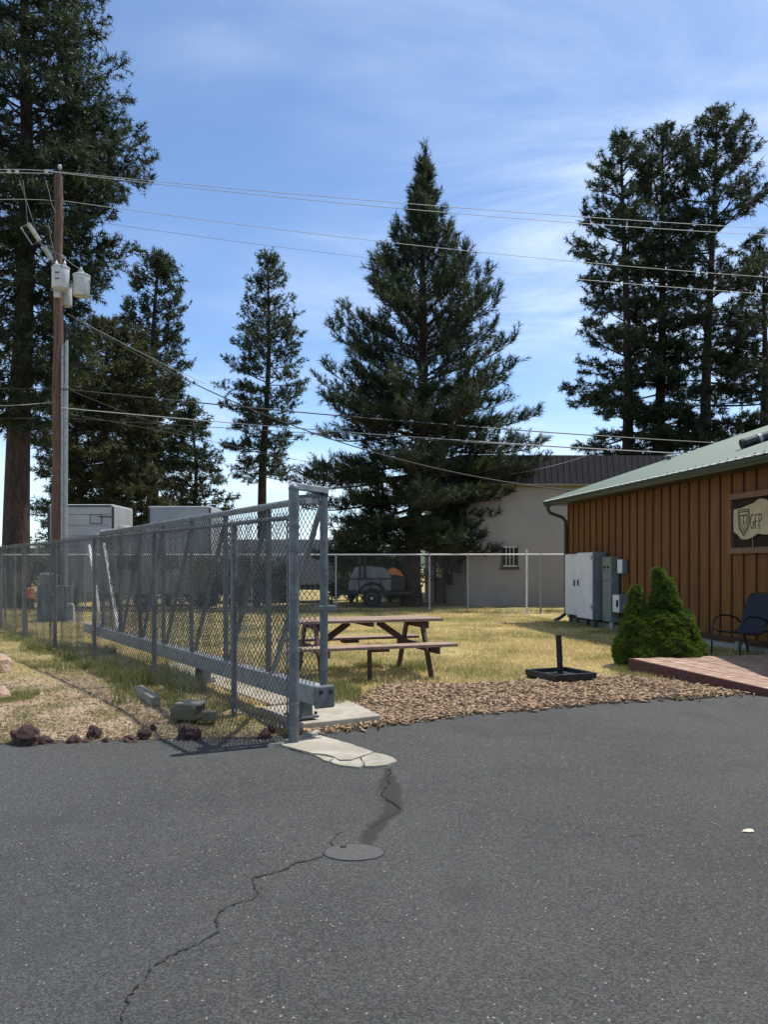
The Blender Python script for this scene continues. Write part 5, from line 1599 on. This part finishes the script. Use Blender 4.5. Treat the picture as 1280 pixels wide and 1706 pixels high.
zs = np.linspace(-0.3, PT.z, 26)
MB().tube([pc(z) + Vector((0.015 * math.sin(z * 1.7), 0, 0)) for z in zs], [0.175 - 0.06 * max(z, 0) / PT.z for z in zs], 18).build('shaft', POLE, pole, smooth=True)
MB().tube([pc(pz(292)) + Vector((0.06, -.05, -0.05)), pc(pz(292)) + Vector((0.06, -.05, 0.16))], 0.018, 8).build('top_pin', GALV, pole)
MB().lathe(pc(pz(292)) + Vector((0.06, -.05, 0.14)), [(0.03, 0), (0.06, 0.02), (0.05, 0.06), (0.065, 0.09), (0.04, 0.13)], 12).build('insulator', PORC, pole, smooth=True)
for x, v0_, v1_, r_ in ((0.17, 578, 1024, 0.048), (0.285, 568, 1024, 0.048), (0.235, 640, 1024, 0.03)):
    cd = MB().tube([(PB.x + x + .03, 22.93, pz(v0_)), (PB.x + x, 22.93, 0.0)], r_, 10).build('conduit', GALV_L, pole, smooth=True)
    for vv in (660, 780, 850):
        z = pz(vv); MB().lathe((PB.x + x + .004, 22.93, z), [(r_ + .009, 0), (r_ + .009, .03)], 10).build('coupling', GALV_L, cd)
for k, dx in enumerate((0.1, 0.2, 0.28)):                # cable loops leaving the weatherheads
    MB().tube([(PB.x + 0.2 + dx * .4, 22.9, pz(572)), (PB.x + 0.22 + dx * .6, 22.85, pz(560)), (PB.x + 0.3 + dx * .3, 22.8, pz(548)), (PB.x + 0.25, 22.82, pz(535)), (PB.x + 0.22 + dx * .2, 22.85, pz(512))], 0.012, 6).build('service_lead', CABLE_B, pole, smooth=True)


def can(u, v0_, v1_, y, rpx, ttl):
    tpp, btt = at(u, v0_, y), at(u, v1_, y); r_ = rpx / FPX * y; h_ = tpp.z - btt.z
    cn = MB().lathe(btt, [(r_ * .93, 0), (r_ * 1.0, 0.03), (r_, h_ * .86), (r_ * 1.06, h_ * .87), (r_ * 1.06, h_ * .91), (r_ * .98, h_ * .93), (r_ * .5, h_ * 1.0), (0.02, h_ * 1.01)], 24).build('transformer', XFMR, pole, smooth=True)
    return cn, tpp, btt, r_, h_


cn, tpp, btt, r_, h_ = can(101, 443, 482, 22.62, 14, '')
for dx in (-.12, .12):
    MB().lathe(tpp + Vector((dx, 0, -.03)), [(0.03, 0), (0.06, 0.03), (0.035, 0.06), (0.055, 0.09), (0.03, 0.13), (0.012, 0.2)], 10).build('bushing', PORC, cn, smooth=True)
    MB().tube([tpp + Vector((dx * 1.2, -r_ - .01, -.14)), tpp + Vector((dx * 1.2, -r_ - .03, -.03)), tpp + Vector((dx * 1.2, -r_ * .6, 0.02))], 0.012, 6).build('lifting_lug', BLACKM, cn)
for dz in (0.40, 0.29, 0.22): MB().box(btt + Vector((0.0, -r_ - .004, dz)), (0.13 if dz != 0.29 else .08, 0.006, 0.03), 0).build('label_plate', BLACKM if dz != .29 else FRAME_W, cn)
cn, tpp, btt, r_, h_ = can(136, 456, 494, 22.85, 13.5, '')
MB().lathe(tpp + Vector((-.02, 0, -.05)), [(0.09, 0), (0.09, 0.12), (0.05, 0.14), (0.03, 0.24)], 12).build('bushing', PORC, cn, smooth=True)
MB().tube([tpp + Vector((.18, -.05, -.1)), tpp + Vector((.27, -.05, -.3)), tpp + Vector((.27, -.05, -1.0)), tpp + Vector((.25, -.02, -1.4))], 0.012, 6).build('drop_lead', CABLE_B, cn, smooth=True)
cn, tpp, btt, r_, h_ = can(109, 476, 510, 23.3, 10.5, '')
MB().beam((PB.x - .02, 22.86, pz(492)), (PB.x + .74, 22.86, pz(472)), 0.05, 0.08).build('mounting_bracket', XFMR, pole)
MB().box((PB.x + .1, 22.78, pz(490)), (0.16, 0.12, 0.36)).build('secondary_box', XFMR, pole)
# fuse cutouts on a diagonal arm at the left
c0, c1 = at(46, 372, 22.7), at(85, 440, 22.7)
MB().beam(c0.lerp(c1, .45) + Vector((0, .06, 0)), pc(pz(425)) + Vector((-.1, -.1, 0)), 0.05, 0.05).build('cutout_arm', GALV, pole)
for a, b, dx, dy in (((47, 373), (66, 402), 0, 0), ((74, 414), (86, 433), 0, 0)):
    p0, p1 = at(*a, 22.6), at(*b, 22.6)
    d = (p1 - p0)
    prf = []
    for k in range(9): prf += [(0.045, d.length * k / 9), (0.075, d.length * (k + .45) / 9)]
    ins = MB().lathe(p0, prf + [(0.045, d.length)], 12, axis=d.normalized()).build('fuse_cutout', PORC, pole, smooth=True)
    sd_ = Vector((-.17, -.05, -.12))
    MB().tube([p0 + sd_ * 1.1, p1 + sd_ * 1.1], 0.018, 8).build('fuse_tube', GALV_L, ins)
    MB().tube([p0, p0 + sd_ * 1.1], 0.012, 6).build('contact', GALV, ins); MB().tube([p1, p1 + sd_ * 1.1], 0.012, 6).build('contact', GALV, ins)
for pts in (((38, 300), (46, 372)), ((32, 300), (60, 385)), ((76, 300), (86, 340)), ((86, 340), (92, 355)), ((66, 402), (74, 414)), ((86, 433), (96, 440)), ((60, 402), (100, 425)), ((100, 425), (135, 450)), ((80, 372), (84, 395)), ((84, 395), (92, 430))):
    p0, p1 = at(*pts[0], 22.7), at(*pts[1], 22.7)
    MB().tube([p0, p0.lerp(p1, .5) + Vector((.02, 0, -.03)), p1], 0.009, 5).build('jumper_wire', CABLE_G, pole)
for u in (15, 28, 77): MB().lathe(at(u, 287, 22.8), [(0.03, -.05), (0.07, -.02), (0.05, .0), (0.06, .05)], 10).build('line_clamp', PORC, pole, smooth=True)


# ================================================================== OVERHEAD LINES
def line(label, obs, r_, m, A2, B2, t0, t1, name='overhead_line', n_=40):
    """cable hanging in the vertical plane through plan points A2, B2; three sightings set its height and sag"""
    A2, B2 = Vector(A2), Vector(B2); d = B2 - A2
    ts, zs_ = [], []
    for u, v in obs:
        k = (u - 640) / FPX; t = (k * A2.y - A2.x) / (d.x - k * d.y); y = A2.y + d.y * t
        ts.append(t); zs_.append(HCAM + (HOR - v) / FPX * y)
    co = np.polyfit(ts, zs_, min(2, len(obs) - 1))
    pts = [(A2.x + d.x * t, A2.y + d.y * t, float(np.polyval(co, t))) for t in np.linspace(t0, t1, n_)]
    o = MB().tube(pts, r_, 5, cap=False).build(name, m, smooth=True)
    tag(o, label, 'cable', 'overhead lines')
    return o


PP = (PB.x, 23.0)
FAR = (32.0, 29.5)
line('upper of the two topmost power lines running right from the pole', [(110, 288), (646, 337), (1275, 381)], 0.010, CABLE_S, PP, FAR, 0.0, 1.0)
line('lower of the two topmost power lines running right from the pole', [(112, 290), (646, 346), (1275, 392)], 0.010, CABLE_S, (PP[0], 22.6), (32, 29.0), 0.0, 1.0)
line('third power line from the top running right from the pole', [(105, 335), (646, 404), (1247, 460)], 0.009, CABLE_S, PP, FAR, 0.0, 1.0)
line('faint thin power line below the third one behind the trees', [(200, 376), (581, 426), (955, 465)], 0.008, CABLE_G, (-22, 33.0), (34, 37.0), 0.0, 1.0)
line('thick black communication cable crossing in front of the middle pine', [(112, 649), (500, 687), (1190, 738)], 0.020, CABLE_B, (PP[0] + .2, 22.8), FAR, 0.0, 1.0)
line('shiny bare cable crossing just below the black one', [(150, 684), (525, 716), (1150, 756)], 0.014, CABLE_S, (PP[0] + .2, 22.8), (32, 29.2), 0.0, 1.0)
line('dark thin cable close under the shiny bare one', [(112, 697), (525, 722), (1150, 757)], 0.010, CABLE_B, (PP[0] + .2, 22.9), (32, 29.6), 0.0, 1.0)
line('twisted service drop sloping from the transformers to the wooden building', [(124, 530), (541, 728), (960, 818)], 0.016, CABLE_B, (PB.x + .5, 22.8), (5.6, 20.3), 0.0, 1.0)
line('bare neutral wire running beside the service drop', [(120, 527), (380, 657), (541, 725)], 0.007, CABLE_S, (PB.x + .4, 22.75), (0.0, 21.6), 0.0, 0.45)
line('thin slack line falling to the right below the black cable', [(116, 650), (310, 722), (540, 772)], 0.007, CABLE_B, (PB.x + .2, 22.9), (2.0, 40.0), 0.0, 0.9)
line('second thin slack line falling to the right', [(116, 690), (400, 745), (545, 778)], 0.006, CABLE_B, (PB.x + .2, 23.1), (2.0, 42.0), 0.0, 0.9)
LFT = (-34.0, 19.0)
line('topmost line running left from the pole', [(0, 283), (60, 284), (98, 287)], 0.010, CABLE_S, LFT, PP, 0.3, 1.0)
line('lower twin of the topmost line left of the pole', [(0, 288), (60, 289), (98, 290)], 0.010, CABLE_S, (-34, 18.6), (PP[0], 22.7), 0.3, 1.0)
line('third line from the top running left from the pole', [(0, 333), (60, 333), (98, 335)], 0.009, CABLE_S, LFT, PP, 0.3, 1.0)
line('black cable running left from the pole at mid height', [(0, 648), (50, 648), (94, 650)], 0.018, CABLE_B, LFT, PP, 0.3, 1.0)
line('pale cable running left from the pole below the black one', [(0, 676), (50, 674), (94, 669)], 0.012, CABLE_S, LFT, PP, 0.3, 1.0)
line('lowest dark cable running left from the pole', [(0, 697), (50, 697), (94, 695)], 0.012, CABLE_B, LFT, PP, 0.3, 1.0)
line('thin wire crossing from the fascia building roof towards the middle pine', [(850, 790), (900, 781), (950, 768)], 0.007, CABLE_S, (3.0, 27.6), (9.0, 27.9), 0.25, 0.85)


# ================================================================== TRAILERS BEHIND THE FENCES
def wheel(parent, c, r_, w=0.2, axis=(0, 1, 0)):
    wl_ = MB().lathe(c, [(r_ * .6, -w / 2), (r_ * .92, -w / 2), (r_, -w / 2 + .04), (r_, w / 2 - .04), (r_ * .92, w / 2), (r_ * .6, w / 2)], 22, axis=axis).build('wheel', TYRE, parent, smooth=True)
    MB().lathe(c, [(r_ * .62, -w / 2 + .02), (r_ * .55, -w / 2 - .004), (r_ * .5, -w / 2 + .03), (r_ * .2, -w / 2 + .01), (r_ * .1, -w / 2 - .03)], 16, axis=axis).build('rim', RIM, wl_, smooth=True)
    return wl_


def rbox(mb_name, x0, x1, y0, y1, z0, z1, m, parent, bev=0.1):
    o = MB().box(((x0 + x1) / 2, (y0 + y1) / 2, (z0 + z1) / 2), (x1 - x0, y1 - y0, z1 - z0)).build(mb_name, m, parent)
    b = o.modifiers.new('edge', 'BEVEL'); b.width = bev; b.segments = 4; b.limit_method = 'ANGLE'
    return o


# tall camping trailer behind the pole
y0 = 26.2
xa, xb = at(80, 0, y0).x, at(190, 0, y0).x
zt = at(0, 840, y0).z
rv1 = thing('camper_trailer', 'tall white camping trailer standing behind the utility pole', 'trailer', ((xa + xb) / 2, y0, 0))
rbox('body', xa, xb, y0, y0 + 2.0, 0.7, zt, RV_W, rv1, 0.07)
for k in range(5): MB().box(((xa + xb) / 2, y0 - 0.004, zt - 0.35 - k * .36), (xb - xa - .34, 0.008, 0.022)).build('panel_seam', CABIN_D, rv1)
MB().box((at(160, 0, y0).x, y0 - .008, zt - .5), (0.42, 0.012, 0.32)).build('hatch', RV_TRIM, rv1)
MB().box((at(160, 0, y0).x, y0 - .018, zt - .5), (0.36, 0.008, 0.26)).build('hatch_cover', RV_W, rv1)
MB().box((at(176, 0, y0).x, y0 - .012, at(0, 861, y0).z), (0.5, 0.02, 0.035)).build('trim_bar', RV_TRIM, rv1)
MB().tube([(xa + .1, y0 - .03, 1.0), (xa + .1, y0 - .03, zt - .1)], 0.02, 6).build('ladder_rail', GALV_L, rv1); MB().tube([(xa + .4, y0 - .03, 1.0), (xa + .4, y0 - .03, zt - .1)], 0.02, 6).build('ladder_rail', GALV_L, rv1)
for k in range(8): MB().tube([(xa + .1, y0 - .03, 1.15 + k * .28), (xa + .4, y0 - .03, 1.15 + k * .28)], 0.015, 6).build('ladder_rung', GALV_L, rv1)
MB().box(((xa + xb) / 2, y0 - .012, zt - .06), (xb - xa - .2, .03, .06)).build('top_trim', RV_TRIM, rv1)
for x in (xa + .03, xb - .03): MB().box((x, y0 - .012, (zt + .8) / 2), (.07, .03, zt - 1.0)).build('corner_trim', RV_TRIM, rv1)
MB().box(((xa + xb) / 2, y0 + .5, 0.6), (xb - xa - .3, 0.9, 0.18)).build('chassis', RV_TRIM, rv1)
for x in (xa + .35, xb - .35): wheel(rv1, Vector((x, y0 + 1.2, 0.36)), 0.36, 0.22, axis=(1, 0, 0))
# second camper
y0 = 28.0
xa, xb = at(246, 0, y0).x, at(352, 0, y0).x; zt = at(0, 843, y0).z
rv2 = thing('camper_trailer', 'white boxy trailer showing above the fence right of the pole', 'trailer', ((xa + xb) / 2, y0, 0))
rbox('body', xa, xb, y0, y0 + 2.0, 0.7, zt, RV_W, rv2, 0.07)
MB().box(((xa + xb) / 2, y0 - .01, zt - .05), (xb - xa - .12, .03, .05)).build('top_trim', RV_GREY, rv2)
for x in (xa + .05, xb - .05): MB().box((x, y0 - .012, (zt + .8) / 2), (.06, .03, zt - .95)).build('corner_trim', RV_TRIM, rv2)
MB().box((xa + .25, y0 - .015, zt - .72), (0.26, .03, .07)).build('hinge_strap', RV_TRIM, rv2)
MB().tube([(xa + .42, y0 - .03, 0.9), (xa + .42, y0 - .03, zt - .5)], 0.02, 6).build('lock_rod', GALV_L, rv2)
MB().box(((xa + xb) / 2, y0 + .5, 0.6), (xb - xa - .3, 0.9, 0.18)).build('chassis', RV_TRIM, rv2)
for x in (xa + .35, xb - .35): wheel(rv2, Vector((x, y0 + 1.2, 0.38)), 0.38, 0.22, axis=(1, 0, 0))
# low rounded camper in front of them
y0 = 25.4
xa, xb = at(128, 0, y0).x, at(318, 0, y0).x; zt = at(0, 881, y0).z
rv3 = thing('camper_trailer', 'low white camper with a rounded front and grey roof edge behind the gate', 'trailer', ((xa + xb) / 2, y0, 0))
pf = [(xa, 0.55), (xb, 0.55), (xb, zt - .12), (xb - .15, zt), (xa + 1.0, zt), (xa + .75, zt - .05), (xa + .6, zt - .28), (xa + .1, zt - .36), (xa, zt - .55)]
k = len(pf)
vs = [(x, y0, z) for x, z in pf] + [(x, y0 + .42, z) for x, z in pf]
MB().add(vs, [tuple(range(k)), tuple(range(2 * k - 1, k - 1, -1))] + [(i, (i + 1) % k, k + (i + 1) % k, k + i) for i in range(k)]).build('body', RV_W, rv3, bevel=0.05)
MB().beam((xa + .95, y0 - .012, zt - .06), (xb - .1, y0 - .012, zt - .06), .02, .08).build('roof_trim', RV_GREY, rv3)
MB().lathe((at(205, 0, y0).x, y0 + .2, zt), [(0.26, 0), (0.22, .09), (0.1, .12)], 16).build('roof_vent', RV_W, rv3)
for uu, w in ((215, .8), (285, .5)):
    w_ = MB().box((at(uu, 0, y0).x, y0 - .008, 1.62), (w, .016, .5)).build('window', RV_TRIM, rv3)
    MB().box((at(uu, 0, y0).x, y0 - .02, 1.62), (w - .08, .008, .42)).build('pane', GLASS, w_)
MB().box(((xa + xb) / 2, y0 - .008, 0.95), (xb - xa - .1, .014, .12)).build('stripe', RV_GREY, rv3)
wheel(rv3, Vector(((xa + xb) / 2 + .3, y0 + .13, 0.33)), 0.33)
# white cargo trailer behind the gate end
y0 = 31.0
xa, xb = at(392, 0, y0).x, at(563, 0, y0).x; zt = at(0, 898, y0).z
ct = thing('cargo_trailer', 'white cargo trailer seen between the gate posts behind the back fence', 'trailer', ((xa + xb) / 2, y0, 0))
rbox('body', xa, xb, y0, y0 + 2.2, at(0, 974, y0).z, zt, RV_W, ct, 0.06)
MB().beam((xa + .05, y0 - .012, zt - .55), (xb - .05, y0 - .012, zt - .55), .02, .10).build('side_rail', RV_GREY, ct)
for k in range(5): MB().box((xa + .3 + k * (xb - xa - .6) / 4, y0 - .006, 1.4), (.03, .012, 1.1)).build('panel_seam', RV_GREY, ct)
MB().box(((xa + xb) / 2, y0 + 1.0, 0.60), (xb - xa - .1, 1.6, 0.18)).build('chassis', RV_TRIM, ct)
for du in (450, 470): wheel(ct, Vector((at(du, 0, y0).x, y0 + .15, 0.34)), 0.34)
MB().tube([(xb, y0 + 1, .5), (xb + .9, y0 + 1, .48)], .04, 8).build('tongue', RV_TRIM, ct)
MB().tube([(xb + .75, y0 + 1, .0), (xb + .75, y0 + 1, .75)], .03, 8).build('jack', RV_TRIM, ct)

# flatbed utility trailer with rails, carrying a covered load
y0 = 27.0
X = lambda u: at(u, 0, y0).x
ft = thing('utility_trailer', 'black flatbed utility trailer with rails parked behind the back fence', 'trailer', (X(620), y0, 0))
MB().box((X(625), y0 + .75, 0.52), (X(690) - X(562), 1.5, 0.10)).build('bed', BLACKM, ft)
for yy_ in (y0, y0 + 1.5):
    MB().beam((X(562), yy_, 1.02), (X(690), yy_, 1.02), .05, .05).build('top_rail', BLACKM, ft)
    for k in range(8):
        x = X(562) + (X(690) - X(562)) * k / 7
        MB().beam((x, yy_, 0.55), (x, yy_, 1.0), .04, .04, up=(1, 0, 0)).build('rail_post', BLACKM, ft)
for u in (620,): wheel(ft, Vector((X(u), y0 - .06, 0.34)), 0.34 if u == 620 else 0.30, 0.2)
fv = [(X(620) + .52 * math.cos(R(a)), .36 + .50 * math.sin(R(a))) for a in range(10, 171, 16)]
MB().tube([(x, y0 - .06, z) for x, z in fv], .05, 6).build('mudguard', BLACKM, ft)
MB().tube([(X(562), y0 + .75, .5), (X(545), y0 + .75, .46)], .05, 8).build('tongue', BLACKM, ft)
MB().tube([(X(551), y0 + .6, .0), (X(551), y0 + .6, .75)], .03, 8).build('jack', BLACKM, ft)
MB().beam((X(600), y0 - .1, 1.02), (X(600), y0 - .1, 1.9), .08, .1, up=(1, 0, 0)).build('upright', BLACKM, ft); MB().beam((X(608), y0 + .1, 1.02), (X(608), y0 + .1, 1.85), .08, .1, up=(1, 0, 0)).build('upright', BLACKM, ft)
MB().box((X(604), y0 - .02, 1.87), (.5, .16, .06)).build('crosspiece', GALV_L, ft)
lpf = [(X(577), .58), (X(652), .58), (X(652), 1.25), (X(640), 1.42), (X(612), 1.48), (X(592), 1.43), (X(584), 1.1)]
k = len(lpf)
vs = [(x, y0 + .25, z) for x, z in lpf] + [(x, y0 + 1.3, z) for x, z in lpf]
o = MB().add(vs, [tuple(range(k)), tuple(range(2 * k - 1, k - 1, -1))] + [(i, (i + 1) % k, k + (i + 1) % k, k + i) for i in range(k)]).build('covered_load', TARP, bevel=0.06)
tag(o, 'white covered load on the flatbed utility trailer', 'covered load')
opf = [(X(645), 1.28), (X(650), 1.40), (X(660), 1.39), (X(668), 1.28), (X(672), 1.12), (X(653), 1.16)]
rbox('engine_housing', X(654), X(676), y0 + .3, y0 + 1.15, 0.58, 1.10, BLACKM, ft, 0.05)
k = len(opf)
vs = [(x, y0 + .22, z) for x, z in opf] + [(x, y0 + 1.2, z) for x, z in opf]
o = MB().add(vs, [tuple(range(k)), tuple(range(2 * k - 1, k - 1, -1))] + [(i, (i + 1) % k, k + (i + 1) % k, k + i) for i in range(k)]).build('engine_cover', ORANGE, bevel=0.04)
tag(o, 'orange rounded machine cover at the right end of the flatbed trailer', 'machine')

# things seen dimly through the long fence at the left
g = gnd(86, 1038); h_ = 1.28
bx = thing('utility_cabinet', 'blue grey utility cabinet seen through the fence at the foot of the pole', 'utility cabinet', g)
rbox('body', g.x - .38, g.x + .38, g.y, g.y + .5, 0.05, 0.95, BLUEG, bx, 0.03)
rbox('hood', g.x - .36, g.x - .02, g.y + .02, g.y + .48, 0.952, h_, CABIN_D, bx, 0.08)
MB().box((g.x + .05, g.y - .008, 0.55), (0.5, 0.014, 0.7)).build('door', BLUEG, bx)
MB().box((g.x + .05, g.y - .02, 0.72), (0.12, 0.01, 0.10)).build('notice', FRAME_W, bx)
MB().box((g.x, g.y + .25, 0.02), (0.9, 0.64, 0.06)).build('plinth', CONC, bx)
g = gnd(119, 1040)
o = MB().tube([g + Vector((.06, 0, -.05)), g + Vector((.06, 0, .46)), g + Vector((.04, 0, .5)), g + Vector((-.08, 0, .51)), g + Vector((-.1, 0, .45))], .022, 8).build('bent_pipe', PIPE_W, smooth=True)
tag(o, 'short white pipe bent over at the top behind the fence', 'pipe')
g = at(49, 997, 26); gy_ = 23.6
o = thing('orange_crate', 'small orange box on a post seen through the fence at the far left', 'box', (at(49, 0, gy_).x, gy_, 0))
MB().box((at(49, 0, gy_).x, gy_, at(0, 989, gy_).z), (0.2, 0.2, 0.30)).build('box', ROD, o, bevel=0.01)
MB().box((at(49, 0, gy_).x, gy_, at(0, 989, gy_).z + .165), (0.22, 0.22, 0.03)).build('lid', mat('pale_orange', (0.7, 0.4, 0.3)), o)
MB().tube([(at(49, 0, gy_).x, gy_, -.05), (at(49, 0, gy_).x, gy_, at(0, 989, gy_).z - .15)], .03, 8).build('post', GALV, o)
